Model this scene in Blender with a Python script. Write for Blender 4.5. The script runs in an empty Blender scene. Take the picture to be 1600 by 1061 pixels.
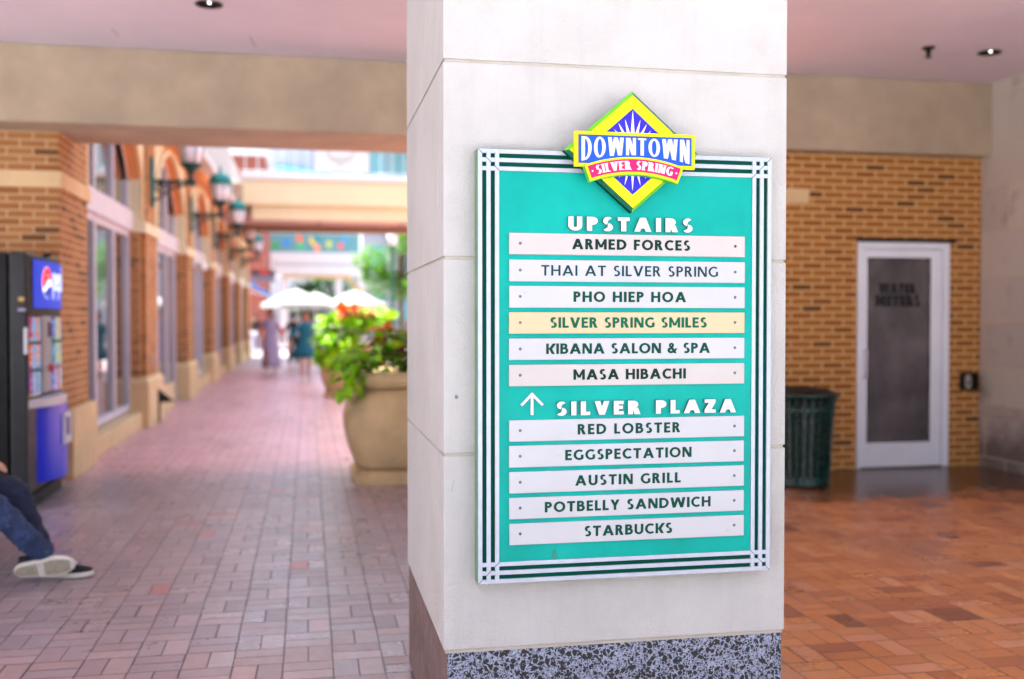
import bpy, bmesh, math, random
from mathutils import Vector, Matrix
R = math.radians
SC = bpy.context.scene
COL = SC.collection
random.seed(7)

# ------------------------------------------------------------------ camera, sky, sun, exposure
cam_d = bpy.data.cameras.new("camera")
cam = bpy.data.objects.new("camera", cam_d); COL.objects.link(cam)
cam.location = (0, 0, 1.45)
cam.rotation_euler = (R(90 - 1.172), 0, R(-11.2))
cam_d.lens = 36.29; cam_d.sensor_width = 36; cam_d.sensor_fit = 'HORIZONTAL'
cam_d.clip_start = 0.05; cam_d.clip_end = 2000
cam_d.dof.use_dof = True; cam_d.dof.focus_distance = 3.25; cam_d.dof.aperture_fstop = 1.5
SC.camera = cam
SUN_EL, SUN_ROT = 60, 281          # degrees; sun from the left, kept off the alley by the arcade building
W = bpy.data.worlds.new("World"); SC.world = W; W.use_nodes = True
nt = W.node_tree; nt.nodes.clear()
sky = nt.nodes.new('ShaderNodeTexSky'); sky.sky_type = 'NISHITA'; sky.sun_disc = False
sky.sun_elevation = R(SUN_EL); sky.sun_rotation = R(SUN_ROT); sky.air_density = 1.0; sky.dust_density = 4.0; sky.ozone_density = 1.0
hs = nt.nodes.new('ShaderNodeHueSaturation'); hs.inputs['Saturation'].default_value = 0.6; hs.inputs['Value'].default_value = 1.0
bg = nt.nodes.new('ShaderNodeBackground'); bg.inputs['Strength'].default_value = 0.15
ow = nt.nodes.new('ShaderNodeOutputWorld')
nt.links.new(sky.outputs[0], hs.inputs['Color']); nt.links.new(hs.outputs[0], bg.inputs['Color']); nt.links.new(bg.outputs[0], ow.inputs[0])
sun_d = bpy.data.lights.new("sun", 'SUN'); sun_d.energy = 4.6; sun_d.angle = R(.6); sun_d.color = (1, .97, .93)
sun = bpy.data.objects.new("sun", sun_d); COL.objects.link(sun)
sun.rotation_euler = (R(90 - SUN_EL), 0, R(180 - SUN_ROT))
SC.view_settings.view_transform = 'Standard'; SC.view_settings.look = 'None'
SC.view_settings.exposure = 2.08; SC.view_settings.gamma = 1
SC.render.film_transparent = False
SC.cycles.max_bounces = 8; SC.cycles.diffuse_bounces = 5; SC.cycles.glossy_bounces = 3
SC.cycles.caustics_reflective = False; SC.cycles.caustics_refractive = False
try: SC.cycles.use_denoising = True
except Exception: pass

# ------------------------------------------------------------------ colour and material helpers
def lin(c):
    c /= 255.0
    return c / 12.92 if c <= .04045 else ((c + .055) / 1.055) ** 2.4
def S(r, g, b): return (lin(r), lin(g), lin(b), 1)

class N:
    """small node-graph writer"""
    def __init__(s, name):
        s.m = bpy.data.materials.new(name); s.m.use_nodes = True; s.t = s.m.node_tree
        s.b = s.t.nodes['Principled BSDF']; s.out = s.t.nodes['Material Output']
    def new(s, kind, **kw):
        n = s.t.nodes.new(kind)
        for k, v in kw.items(): setattr(n, k, v)
        return n
    def put(s, sock, v):
        if hasattr(v, 'is_output') or isinstance(v, bpy.types.NodeSocket): s.t.links.new(v, sock)
        else: sock.default_value = v
    def math(s, op, a, b=None, c=None):
        n = s.new('ShaderNodeMath', operation=op); s.put(n.inputs[0], a)
        if b is not None: s.put(n.inputs[1], b)
        if c is not None: s.put(n.inputs[2], c)
        return n.outputs[0]
    def mix(s, f, a, b, mode='MIX'):
        n = s.new('ShaderNodeMix', data_type='RGBA', blend_type=mode)
        s.put(n.inputs[0], f); s.put(n.inputs[6], a); s.put(n.inputs[7], b); return n.outputs[2]
    def fmix(s, f, a, b):
        n = s.new('ShaderNodeMix', data_type='FLOAT')
        s.put(n.inputs[0], f); s.put(n.inputs[2], a); s.put(n.inputs[3], b); return n.outputs[0]
    def pos(s): return s.new('ShaderNodeNewGeometry').outputs['Position']
    def objco(s): return s.new('ShaderNodeTexCoord').outputs['Object']
    def xyz(s, v):
        n = s.new('ShaderNodeSeparateXYZ'); s.put(n.inputs[0], v); return n.outputs
    def vec(s, x, y, z=0.0):
        n = s.new('ShaderNodeCombineXYZ'); s.put(n.inputs[0], x); s.put(n.inputs[1], y); s.put(n.inputs[2], z); return n.outputs[0]
    def noise(s, v, scale, detail=4, rough=.55):
        n = s.new('ShaderNodeTexNoise'); s.put(n.inputs['Vector'], v)
        n.inputs['Scale'].default_value = scale; n.inputs['Detail'].default_value = detail; n.inputs['Roughness'].default_value = rough
        return n.outputs[0]
    def white(s, v):
        n = s.new('ShaderNodeTexWhiteNoise', noise_dimensions='3D'); s.put(n.inputs['Vector'], v); return n.outputs['Value']
    def ramp(s, f, stops, interp='LINEAR'):
        n = s.new('ShaderNodeValToRGB'); s.put(n.inputs[0], f); cr = n.color_ramp; cr.interpolation = interp
        while len(cr.elements) < len(stops): cr.elements.new(.5)
        for e, (p, c) in zip(cr.elements, stops): e.position = p; e.color = c
        return n.outputs[0]
    def maprange(s, v, a, b, c=0.0, d=1.0):
        n = s.new('ShaderNodeMapRange'); s.put(n.inputs[0], v)
        for i, q in enumerate((a, b, c, d)): n.inputs[1 + i].default_value = q
        return n.outputs[0]
    def bump(s, h, dist=.01, strength=1.0):
        n = s.new('ShaderNodeBump'); s.put(n.inputs['Height'], h); n.inputs['Distance'].default_value = dist; n.inputs['Strength'].default_value = strength
        s.t.links.new(n.outputs[0], s.b.inputs['Normal'])
    def set(s, **kw):
        for k, v in kw.items(): s.put(s.b.inputs[k.replace('_', ' ')], v)
        return s.m

def mat(name, col, rough=.6, metal=0.0, var=.12, scale=6, bump=0, bscale=80, spec=.5, coat=0, dirt=None):
    """paint / stone / plastic with uneven tone, small wear and fine relief"""
    n = N(name); p = n.objco()
    a = n.noise(p, scale, 6, .6)
    dark = tuple(c * (1 - var) for c in col[:3]) + (1,); lite = tuple(min(1, c * (1 + var)) for c in col[:3]) + (1,)
    c = n.mix(n.maprange(a, .3, .7), dark, lite)
    if dirt:
        d = n.noise(p, scale * 2.7, 8, .7)
        c = n.mix(n.maprange(d, dirt[1], dirt[1] + .12, 0, .8), c, dirt[0])
    r = n.maprange(n.noise(p, scale * 3, 3), .3, .7, max(.02, rough - .08), min(1, rough + .08))
    n.set(Base_Color=c, Roughness=r, Metallic=metal, Specular_IOR_Level=spec, Coat_Weight=coat)
    if bump: n.bump(n.noise(p, bscale, 5, .6), bump)
    return n.m

def plain(name, col, rough):
    n = N(name); n.set(Base_Color=col, Roughness=rough); return n.m
def brick_mat(name, cols, mortar, darks=.12, bw=.2165, bh=.0677, joint=.012, band=False):
    n = N(name); P = n.pos(); x, y, z = n.xyz(P)[:3]
    nx = n.math('ABSOLUTE', n.xyz(n.new('ShaderNodeNewGeometry').outputs['Normal'])[0])
    u = n.fmix(n.math('GREATER_THAN', nx, .5), x, y)
    u = n.math('ADD', u, 40.0)
    row = n.math('FLOOR', n.math('DIVIDE', n.math('ADD', z, 10.0), bh))
    off = n.math('MULTIPLY', n.math('MODULO', row, 2.0), .5)
    uu = n.math('ADD', n.math('DIVIDE', u, bw), off)
    cidx = n.math('FLOOR', uu)
    fu = n.math('MULTIPLY', n.math('FRACT', uu), bw); fz = n.math('MULTIPLY', n.math('FRACT', n.math('DIVIDE', n.math('ADD', z, 10.0), bh)), bh)
    eu = n.math('MINIMUM', fu, n.math('SUBTRACT', bw, fu)); ez = n.math('MINIMUM', fz, n.math('SUBTRACT', bh, fz))
    wob = n.math('MULTIPLY', n.math('SUBTRACT', n.noise(P, 45, 3), .5), .006)
    e = n.math('ADD', n.math('MINIMUM', eu, ez), wob)
    face = n.maprange(e, joint * .5 - .0015, joint * .5 + .002)
    idv = n.vec(cidx, row, 3.0); h = n.white(idv)
    c = n.ramp(h, [(0, cols[0]), (.3, cols[1]), (.65, cols[2]), (1 - darks, cols[3]), (1 - darks + .02, cols[4])])
    g = n.noise(P, 90, 5, .7)
    c = n.mix(n.maprange(g, .35, .7, 0, .45), c, cols[0])
    soil = n.noise(P, 1.3, 5, .6)
    c = n.mix(n.maprange(soil, .5, .8, 0, .35), c, tuple(q * .6 for q in cols[2][:3]) + (1,))
    mc = n.mix(n.noise(P, 30, 4), mortar, tuple(q * .75 for q in mortar[:3]) + (1,))
    n.set(Base_Color=n.mix(face, mc, c), Roughness=.85, Specular_IOR_Level=.3)
    n.bump(n.math('ADD', face, n.math('MULTIPLY', g, .3)), .006)
    return n.m

def paver_mat():
    """4 x 8 inch clay pavers laid in basket weave; sky tint at left and warm wall light at right put into the colour"""
    n = N('clay_pavers'); P = n.pos(); x, y, z = n.xyz(P)[:3]
    L = .2068
    u = n.math('DIVIDE', n.math('SUBTRACT', x, -.106 - 400 * L), L); v = n.math('DIVIDE', n.math('SUBTRACT', y, 4.415 - 400 * L), L)
    wv = n.math('MULTIPLY', n.math('SUBTRACT', n.noise(P, 2.2, 2), .5), .05)
    u = n.math('ADD', u, wv); v = n.math('ADD', v, wv)
    fu = n.math('FLOOR', u); fv = n.math('FLOOR', v); lu = n.math('FRACT', u); lv = n.math('FRACT', v)
    par = n.math('MODULO', n.math('ADD', fu, fv), 2.0)
    a = n.math('MULTIPLY', n.fmix(par, lu, lv), 2.0); r = n.fmix(par, lv, lu)
    half = n.math('FLOOR', a); s = n.math('FRACT', a)
    es = n.math('MULTIPLY', n.math('MINIMUM', s, n.math('SUBTRACT', 1.0, s)), L * .5)
    er = n.math('MULTIPLY', n.math('MINIMUM', r, n.math('SUBTRACT', 1.0, r)), L)
    rag = n.math('MULTIPLY', n.math('SUBTRACT', n.noise(P, 55, 4, .7), .5), .006)
    e = n.math('ADD', n.math('MINIMUM', es, er), rag)
    idv = n.vec(fu, fv, n.math('ADD', half, 7.0)); h = n.white(idv); h2 = n.white(n.vec(fv, fu, n.math('ADD', half, 31.0)))
    jw = n.math('MULTIPLY', n.math('POWER', n.white(n.vec(fu, half, fv)), 2.0), .004)
    face = n.maprange(n.math('SUBTRACT', e, jw), .0006, .003)
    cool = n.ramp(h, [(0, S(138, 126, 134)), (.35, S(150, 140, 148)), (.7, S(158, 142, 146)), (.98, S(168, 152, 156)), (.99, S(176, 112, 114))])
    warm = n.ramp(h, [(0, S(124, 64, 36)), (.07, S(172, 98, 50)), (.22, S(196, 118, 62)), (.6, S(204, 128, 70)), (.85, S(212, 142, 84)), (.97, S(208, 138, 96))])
    rosy = n.ramp(h, [(0, S(222, 160, 170)), (.5, S(230, 172, 181)), (1, S(234, 184, 192))])  # alley pavers paler and pinker: open daylight put into their colour
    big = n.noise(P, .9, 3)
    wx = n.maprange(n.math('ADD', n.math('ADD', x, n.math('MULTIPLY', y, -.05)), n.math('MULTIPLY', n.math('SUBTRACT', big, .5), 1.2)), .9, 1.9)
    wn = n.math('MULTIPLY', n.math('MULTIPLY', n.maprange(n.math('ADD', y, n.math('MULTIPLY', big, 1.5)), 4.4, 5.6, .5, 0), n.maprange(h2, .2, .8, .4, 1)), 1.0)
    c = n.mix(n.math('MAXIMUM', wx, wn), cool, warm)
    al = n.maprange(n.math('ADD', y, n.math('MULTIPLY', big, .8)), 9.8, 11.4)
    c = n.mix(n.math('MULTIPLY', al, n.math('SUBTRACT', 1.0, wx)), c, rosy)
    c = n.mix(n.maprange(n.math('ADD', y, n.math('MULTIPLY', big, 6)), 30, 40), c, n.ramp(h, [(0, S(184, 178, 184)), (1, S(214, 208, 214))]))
    grit = n.noise(P, 160, 6, .75); mott = n.noise(P, 14, 5, .65)
    c = n.mix(n.maprange(mott, .4, .8, .0, .35), c, tuple(q for q in S(150, 112, 104)))
    c = n.mix(n.maprange(grit, .5, .8, 0, .5), c, S(176, 150, 140))
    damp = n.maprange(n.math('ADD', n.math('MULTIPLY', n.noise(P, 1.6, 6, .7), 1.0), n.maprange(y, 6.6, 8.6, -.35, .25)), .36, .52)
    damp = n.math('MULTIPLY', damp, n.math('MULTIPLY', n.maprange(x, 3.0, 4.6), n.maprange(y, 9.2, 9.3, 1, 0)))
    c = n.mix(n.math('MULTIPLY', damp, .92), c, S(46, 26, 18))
    gv = n.new('ShaderNodeTexVoronoi', feature='F1'); n.put(gv.inputs['Vector'], P); gv.inputs['Scale'].default_value = 2.3
    gum = n.math('LESS_THAN', n.math('ADD', gv.outputs['Distance'], n.math('MULTIPLY', n.noise(P, 60, 2), .03)), n.math('MULTIPLY', n.xyz(gv.outputs['Color'])[0], .055))
    c = n.mix(n.math('MULTIPLY', gum, .55), c, S(60, 52, 52))
    worn = n.noise(n.vec(n.math('MULTIPLY', x, 1.0), n.math('MULTIPLY', y, .35)), 1.3, 6, .65)
    c = n.mix(n.maprange(worn, .48, .72, 0, .42), c, S(132, 108, 100))
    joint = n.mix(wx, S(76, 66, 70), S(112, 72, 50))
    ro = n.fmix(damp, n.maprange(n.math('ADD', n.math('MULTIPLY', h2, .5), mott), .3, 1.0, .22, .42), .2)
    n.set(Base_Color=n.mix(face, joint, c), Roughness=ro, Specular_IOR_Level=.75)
    hgt = n.math('ADD', n.math('ADD', n.math('MULTIPLY', face, 1.0), n.math('MULTIPLY', grit, .25)), n.math('ADD', n.math('MULTIPLY', mott, .3), n.math('MULTIPLY', h2, .35)))
    n.bump(hgt, .0024)
    return n.m

def terrazzo_mat():
    n = N('black_aggregate_stone'); P = n.objco()
    wob = n.new('ShaderNodeTexNoise'); n.put(wob.inputs['Vector'], P); wob.inputs['Scale'].default_value = 60
    P2 = n.mix(.004, P, wob.outputs['Color'])
    def chips(scale, thr, keep):
        f = n.new('ShaderNodeTexVoronoi', feature='DISTANCE_TO_EDGE'); n.put(f.inputs['Vector'], P2); f.inputs['Scale'].default_value = scale
        i = n.new('ShaderNodeTexVoronoi', feature='F1'); n.put(i.inputs['Vector'], P2); i.inputs['Scale'].default_value = scale
        k = n.math('GREATER_THAN', n.xyz(i.outputs['Color'])[0], keep)
        lim = n.math('ADD', thr, n.math('MULTIPLY', n.xyz(i.outputs['Color'])[1], .10))
        return n.math('MULTIPLY', n.math('GREATER_THAN', f.outputs['Distance'], lim), k)
    a = chips(56, .10, .50); b = chips(98, .10, .34); c_ = chips(190, .12, .42)
    m = n.math('MAXIMUM', n.math('MAXIMUM', a, b), c_)
    base = n.ramp(n.noise(P, 120, 4), [(.3, S(112, 120, 142)), (.7, S(164, 173, 194))])
    big = n.maprange(n.noise(P, 4, 3), .35, .7, 0, .35)
    base = n.mix(big, base, S(120, 124, 140))
    ch = n.ramp(n.noise(P, 200, 3), [(.3, S(8, 7, 10)), (.75, S(30, 25, 30))])
    n.set(Base_Color=n.mix(m, base, ch), Roughness=n.fmix(m, .6, .35))
    n.bump(n.math('SUBTRACT', n.noise(P, 220, 3), n.math('MULTIPLY', m, .2)), .0015)
    return n.m

def stone_mat(name, col, joint=None):
    n = N(name); P = n.objco()
    c = n.mix(n.maprange(n.noise(P, 2.2, 5, .6), .3, .7), tuple(q * .9 for q in col[:3]) + (1,), tuple(min(1, q * 1.06) for q in col[:3]) + (1,))
    st = n.noise(n.vec(n.math('MULTIPLY', n.xyz(P)[0], 14.0), n.math('MULTIPLY', n.xyz(P)[1], 14.0), n.math('MULTIPLY', n.xyz(P)[2], 1.4)), 1.0, 6, .65)
    c = n.mix(n.maprange(st, .52, .82, 0, .24), c, tuple(q * .62 for q in col[:3]) + (1,))
    sp = n.noise(P, 34, 8, .8)
    c = n.mix(n.maprange(sp, .66, .74, 0, .6), c, S(120, 116, 114))
    pv = n.new('ShaderNodeTexVoronoi', feature='F1'); n.put(pv.inputs['Vector'], P); pv.inputs['Scale'].default_value = 26
    pore = n.math('LESS_THAN', pv.outputs['Distance'], n.math('MULTIPLY', n.math('POWER', n.xyz(pv.outputs['Color'])[1], 3.0), .075))
    c = n.mix(n.math('MULTIPLY', pore, .75), c, S(84, 80, 80))
    gr = n.noise(P, 5.5, 7, .7); c = n.mix(n.maprange(gr, .52, .8, 0, .3), c, S(150, 142, 136))
    n.set(Base_Color=c, Roughness=.72, Specular_IOR_Level=.35)
    n.bump(n.math('SUBTRACT', n.math('ADD', n.noise(P, 120, 6, .65), n.math('MULTIPLY', n.noise(P, 22, 3), .6)), pore), .004)
    return n.m

def glass_mat(name, tint, rough=.03, mottled=False):
    n = N(name); P = n.objco()
    c = tint
    if mottled:
        c = n.ramp(n.noise(P, 2.6, 5, .6), [(.3, S(22, 20, 22)), (.5, S(70, 62, 64)), (.72, S(140, 130, 130))])
    n.set(Base_Color=c, Roughness=rough, Specular_IOR_Level=.8, Coat_Weight=.6, Coat_Roughness=.02)
    return n.m

def frost_mat():
    n = N('smoked_frosted_glass'); P = n.objco()
    n.set(Base_Color=n.ramp(n.noise(P, 2.2, 5, .6), [(.3, S(104, 99, 102)), (.5, S(142, 136, 140)), (.7, S(184, 178, 182))]), Roughness=.40, Transmission_Weight=.6, IOR=1.25, Specular_IOR_Level=.5)
    return n.m
def leaf_mat(name, a, b, c=None):
    n = N(name)
    oi = n.new('ShaderNodeObjectInfo'); P = n.objco()
    col = n.ramp(n.noise(P, 7, 3, .6), [(.25, a), (.55, b), (.8, c or b)])
    n.set(Base_Color=col, Roughness=.5, Specular_IOR_Level=.4)
    tr = n.new('ShaderNodeBsdfTranslucent'); n.put(tr.inputs['Color'], col)
    ms = n.new('ShaderNodeMixShader'); ms.inputs[0].default_value = .3
    n.t.links.new(n.b.outputs[0], ms.inputs[1]); n.t.links.new(tr.outputs[0], ms.inputs[2]); n.t.links.new(ms.outputs[0], n.out.inputs[0])
    return n.m

def glow_mat(name, col, strength, base=None):
    n = N(name); n.set(Base_Color=base or col, Roughness=.5, Specular_IOR_Level=.2, Emission_Color=col, Emission_Strength=strength); return n.m

# ------------------------------------------------------------------ mesh helpers
def wloc(o):
    v = Vector((0, 0, 0))
    while o is not None: v += o.location; o = o.parent
    return v
class MB:
    def __init__(s): s.v = []; s.f = []; s.mi = []
    def add(s, vs, fs, mi=0):
        b = len(s.v); s.v += [tuple(q) for q in vs]; s.f += [tuple(i + b for i in f) for f in fs]; s.mi += [mi] * len(fs); return s
    def box(s, x0, x1, y0, y1, z0, z1, mi=0):
        vs = [(x0, y0, z0), (x1, y0, z0), (x1, y1, z0), (x0, y1, z0), (x0, y0, z1), (x1, y0, z1), (x1, y1, z1), (x0, y1, z1)]
        return s.add(vs, [(0, 3, 2, 1), (4, 5, 6, 7), (0, 1, 5, 4), (1, 2, 6, 5), (2, 3, 7, 6), (3, 0, 4, 7)], mi)
    def prism(s, poly, f0, f1, mi=0):
        """poly: 2-D outline; f0/f1 map a 2-D point to 3-D for the back and the front"""
        k = len(poly); vs = [f0(*p) for p in poly] + [f1(*p) for p in poly]
        fs = [tuple(reversed(range(k))), tuple(range(k, 2 * k))] + [(i, (i + 1) % k, k + (i + 1) % k, k + i) for i in range(k)]
        return s.add(vs, fs, mi)
    def py(s, poly, y0, y1, mi=0):      # outline in x,z ; thickness along y (front = y1)
        return s.prism(poly, lambda a, b: (a, y0, b), lambda a, b: (a, y1, b), mi)
    def px(s, poly, x0, x1, mi=0):      # outline in y,z
        return s.prism(poly, lambda a, b: (x0, a, b), lambda a, b: (x1, a, b), mi)
    def pz(s, poly, z0, z1, mi=0):
        return s.prism(poly, lambda a, b: (a, b, z0), lambda a, b: (a, b, z1), mi)
    def lathe(s, prof, cx, cy, n=24, square=0, mi=0, cap=True, sx=1, sy=1):
        vs = []; fs = []
        for (r, z) in prof:
            for i in range(n):
                a = 2 * math.pi * (i + .5) / n; ca, sa = math.cos(a), math.sin(a)
                if square:
                    k = (abs(ca) ** square + abs(sa) ** square) ** (-1 / square); ca *= k; sa *= k
                vs.append((cx + r * ca * sx, cy + r * sa * sy, z))
        for j in range(len(prof) - 1):
            for i in range(n):
                a = j * n + i; b = j * n + (i + 1) % n; fs.append((a, b, b + n, a + n))
        if cap:
            fs.append(tuple(reversed(range(n)))); fs.append(tuple(range((len(prof) - 1) * n, len(prof) * n)))
        return s.add(vs, fs, mi)
    def tube(s, pts, rad, n=8, mi=0):
        pts = [Vector(p) for p in pts]; k = len(pts)
        rad = rad if isinstance(rad, (list, tuple)) else [rad] * k
        vs = []; fs = []; up0 = None
        for i, p in enumerate(pts):
            d = (pts[min(i + 1, k - 1)] - pts[max(i - 1, 0)]).normalized()
            if up0 is None: up0 = d.orthogonal().normalized()
            sde = (up0 - d * up0.dot(d)).normalized(); up0 = sde; oth = d.cross(sde)
            for j in range(n):
                a = 2 * math.pi * j / n; vs.append(p + (sde * math.cos(a) + oth * math.sin(a)) * rad[i])
        for i in range(k - 1):
            for j in range(n):
                a = i * n + j; b = i * n + (j + 1) % n; fs.append((a, b, b + n, a + n))
        fs.append(tuple(reversed(range(n)))); fs.append(tuple(range((k - 1) * n, k * n)))
        return s.add(vs, fs, mi)
    def ball(s, c, r, n=12, m=8, sc=(1, 1, 1), mi=0):
        vs = []; fs = []
        for i in range(1, m):
            t = math.pi * i / m
            for j in range(n):
                a = 2 * math.pi * j / n; vs.append((c[0] + r * sc[0] * math.sin(t) * math.cos(a), c[1] + r * sc[1] * math.sin(t) * math.sin(a), c[2] + r * sc[2] * math.cos(t)))
        vs += [(c[0], c[1], c[2] + r * sc[2]), (c[0], c[1], c[2] - r * sc[2])]; T = len(vs) - 2
        for i in range(m - 2):
            for j in range(n):
                a = i * n + j; b = i * n + (j + 1) % n; fs.append((a, a + n, b + n, b))
        for j in range(n):
            fs.append((T, j, (j + 1) % n)); q = (m - 2) * n; fs.append((T + 1, q + (j + 1) % n, q + j))
        return s.add(vs, fs, mi)
    def xform(s, M): s.v = [tuple(M @ Vector(p)) for p in s.v]; return s
    def build(s, name, mats, parent=None, bevel=0, smooth=False, subsurf=0):
        me = bpy.data.meshes.new(name)
        o = wloc(parent) if parent is not None else Vector((0, 0, 0))
        me.from_pydata([tuple(Vector(p) - o) for p in s.v], [], s.f); me.update()
        mats = mats if isinstance(mats, (list, tuple)) else [mats]
        for m in mats: me.materials.append(m)
        if len(mats) > 1: me.polygons.foreach_set('material_index', s.mi)
        if smooth: me.polygons.foreach_set('use_smooth', [True] * len(me.polygons))
        ob = bpy.data.objects.new(name, me); COL.objects.link(ob)
        if parent is not None: ob.parent = parent
        if bevel:
            b = ob.modifiers.new('edge', 'BEVEL'); b.width = bevel; b.segments = 2; b.limit_method = 'ANGLE'; b.angle_limit = R(40)
        if subsurf:
            b = ob.modifiers.new('round', 'SUBSURF'); b.levels = subsurf; b.render_levels = subsurf
        return ob

def tag(o, label, cat, group=None, kind=None):
    o['label'] = label; o['category'] = cat
    if group: o['group'] = group
    if kind: o['kind'] = kind
    return o
def thing(name, loc, label, cat, group=None):
    o = bpy.data.objects.new(name, None); o.empty_display_size = .1; o.location = loc; COL.objects.link(o)
    return tag(o, label, cat, group)
def thing_part(name, parent, label=None):
    o = bpy.data.objects.new(name, None); o.empty_display_size = .05; COL.objects.link(o); o.parent = parent
    if label: o['label'] = label
    return o
def copy_tree(o, parent=None):
    c = o.copy(); COL.objects.link(c)
    if parent is not None: c.parent = parent
    for ch in list(o.children): copy_tree(ch, c)
    return c

# ------------------------------------------------------------------ lettering: humanist capitals drawn as strokes
def arc(cx, cy, rx, ry, a0, a1, tx, ty, n=None):
    n = n or max(4, int(abs(a1 - a0) / 12)); out = []
    for i in range(n):
        q = []
        for a in (a0 + (a1 - a0) * i / n, a0 + (a1 - a0) * (i + 1) / n):
            a = R(a); q.append(((cx + rx * math.cos(a), cy + ry * math.sin(a)), (cx + (rx - tx) * math.cos(a), cy + (ry - ty) * math.sin(a))))
        out.append([q[0][0], q[1][0], q[1][1], q[0][1]])
    return [('strip', out)]
def rect(x0, y0, x1, y1): return [('poly', [(x0, y0), (x1, y0), (x1, y1), (x0, y1)])]
def diag(x0, y0, x1, y1, w): return [('poly', [(x0, y0), (x0 + w, y0), (x1 + w, y1), (x1, y1)])]
def glyph(ch, t, h=None):
    h = h or t * .88; d = t * 1.12
    if ch == 'A': return .92 + t * .3, diag(0, 0, .46 + t * .15 - d / 2, 1, d) + diag(.92 + t * .3 - d, 0, .46 + t * .15 - d / 2, 1, d) + rect(.2, .22, .72 + t * .3, .22 + h)
    if ch == 'B': return .62 + t * .3, rect(0, 0, t, 1) + rect(t, 1 - h, .34, 1) + rect(t, .53 - h / 2, .36, .53 + h / 2) + rect(t, 0, .36, h) + arc(.34, .765 - h * .1, .22 + t * .25, .235 + h * .1, -90, 90, t, h) + arc(.36, .265 + h * .25, .26 + t * .3, .265 + h * .25, -90, 90, t, h)
    if ch == 'C': return .80, arc(.5, .5, .5, .51, 50, 310, t, h)
    if ch == 'D': return .80 + t * .2, rect(0, 0, t, 1) + rect(t, 1 - h, .32, 1) + rect(t, 0, .32, h) + arc(.32, .5, .48 + t * .2, .5, -90, 90, t, h)
    if ch == 'E': return .50 + t * .3, rect(0, 0, t, 1) + rect(t, 1 - h, .49 + t * .3, 1) + rect(t, .5 - h / 2 + .02, .45 + t * .3, .5 + h / 2 + .02) + rect(t, 0, .50 + t * .3, h)
    if ch == 'F': return .48 + t * .3, rect(0, 0, t, 1) + rect(t, 1 - h, .48 + t * .3, 1) + rect(t, .5 - h / 2, .43 + t * .3, .5 + h / 2)
    if ch == 'G': return .86, arc(.5, .5, .5, .51, 50, 312, t, h) + rect(.86 - t, .1, .86, .5)
    if ch == 'H': return .74 + t * .3, rect(0, 0, t, 1) + rect(.74 - t * .7, 0, .74 + t * .3, 1) + rect(t, .51 - h / 2, .74 - t * .7, .51 + h / 2)
    if ch == 'I': return t, rect(0, 0, t, 1)
    if ch == 'K': return .68 + t * .3, rect(0, 0, t, 1) + diag(t * .8, .42, .58 + t * .1 - d * .15, 1, d * 1.15) + diag(.66 + t * .3 - d * 1.0, 0, t * .8 + .02, .56, d * 1.05)
    if ch == 'L': return .46 + t * .3, rect(0, 0, t, 1) + rect(t, 0, .46 + t * .3, h)
    if ch == 'M': return .90 + t * .4, rect(0, 0, t, 1) + rect(.90 - t * .6, 0, .90 + t * .4, 1) + [('poly', [(t * .9, 1), (t * .2, 1), (.45 + t * .2 - d * .45, .2), (.45 + t * .2 + d * .45, .2)])] + [('poly', [(.90 - t * .5, 1), (.90 + t * .2, 1), (.45 + t * .2 + d * .45, .2), (.45 + t * .2 - d * .45, .2)])]
    if ch == 'N': return .76 + t * .3, rect(0, 0, t * .9, 1) + rect(.76 - t * .6, 0, .76 + t * .3, 1) + diag(.76 + t * .3 - d * 1.1, 0, 0, 1, d * 1.1)
    if ch == 'O': return 1.0, arc(.5, .5, .5, .51, 0, 360, t, h, 32)
    if ch == 'P': return .54 + t * .3, rect(0, 0, t, 1) + rect(t, 1 - h, .3, 1) + rect(t, .42, .3, .42 + h) + arc(.3, .71, .24 + t * .3, .29, -90, 90, t, h)
    if ch == 'R': return .62 + t * .4, rect(0, 0, t, 1) + rect(t, 1 - h, .3, 1) + rect(t, .44, .3, .44 + h) + arc(.3, .72, .22 + t * .3, .28, -90, 90, t, h) + diag(.62 + t * .4 - d * 1.05, 0, .24, .48, d * 1.05)
    if ch == 'S': return .56 + t * .2, arc(.29 + t * .1, .74 - h * .02, .25 + t * .1, .27 + h * .05, 38, 262, t, h) + arc(.27 + t * .1, .27 + h * .02, .28 + t * .1, .28 + h * .05, 82, -142, t, h)
    if ch == 'T': return .70, rect(.35 - t / 2, 0, .35 + t / 2, 1 - h) + rect(0, 1 - h, .70, 1)
    if ch == 'U': return .74 + t * .2, rect(0, .36, t, 1) + rect(.74 - t * .8, .36, .74 + t * .2, 1) + arc(.37 + t * .1, .36, .37 + t * .1, .37, 180, 360, t, h)
    if ch == 'V': return .88, diag(.44 - d / 2, 0, 0, 1, d) + diag(.44 - d / 2, 0, .88 - d, 1, d)
    if ch == 'W': return 1.30 + t * .2, diag(.33 - d / 2, 0, 0, 1, d) + diag(.33 - d / 2, 0, .65 + t * .1 - d / 2, 1, d) + diag(.97 + t * .2 - d / 2, 0, .65 + t * .1 - d / 2, 1, d) + diag(.97 + t * .2 - d / 2, 0, 1.30 + t * .2 - d, 1, d)
    if ch == 'X': return .8, diag(0, 0, .8 - d, 1, d) + diag(.8 - d, 0, 0, 1, d)
    if ch == 'Y': return .80, rect(.40 - t / 2, 0, .40 + t / 2, .46) + [('poly', [(.40 - t / 2, .40), (.40 + t / 2, .46), (d, 1), (0, 1)])] + [('poly', [(.40 - t / 2, .46), (.40 + t / 2, .40), (.8, 1), (.8 - d, 1)])]
    if ch == 'Z': return .68, rect(0, 0, .68, h) + rect(0, 1 - h, .68, 1) + diag(0, h * .9, .68 - d * 1.2, 1 - h * .9, d * 1.2)
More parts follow.
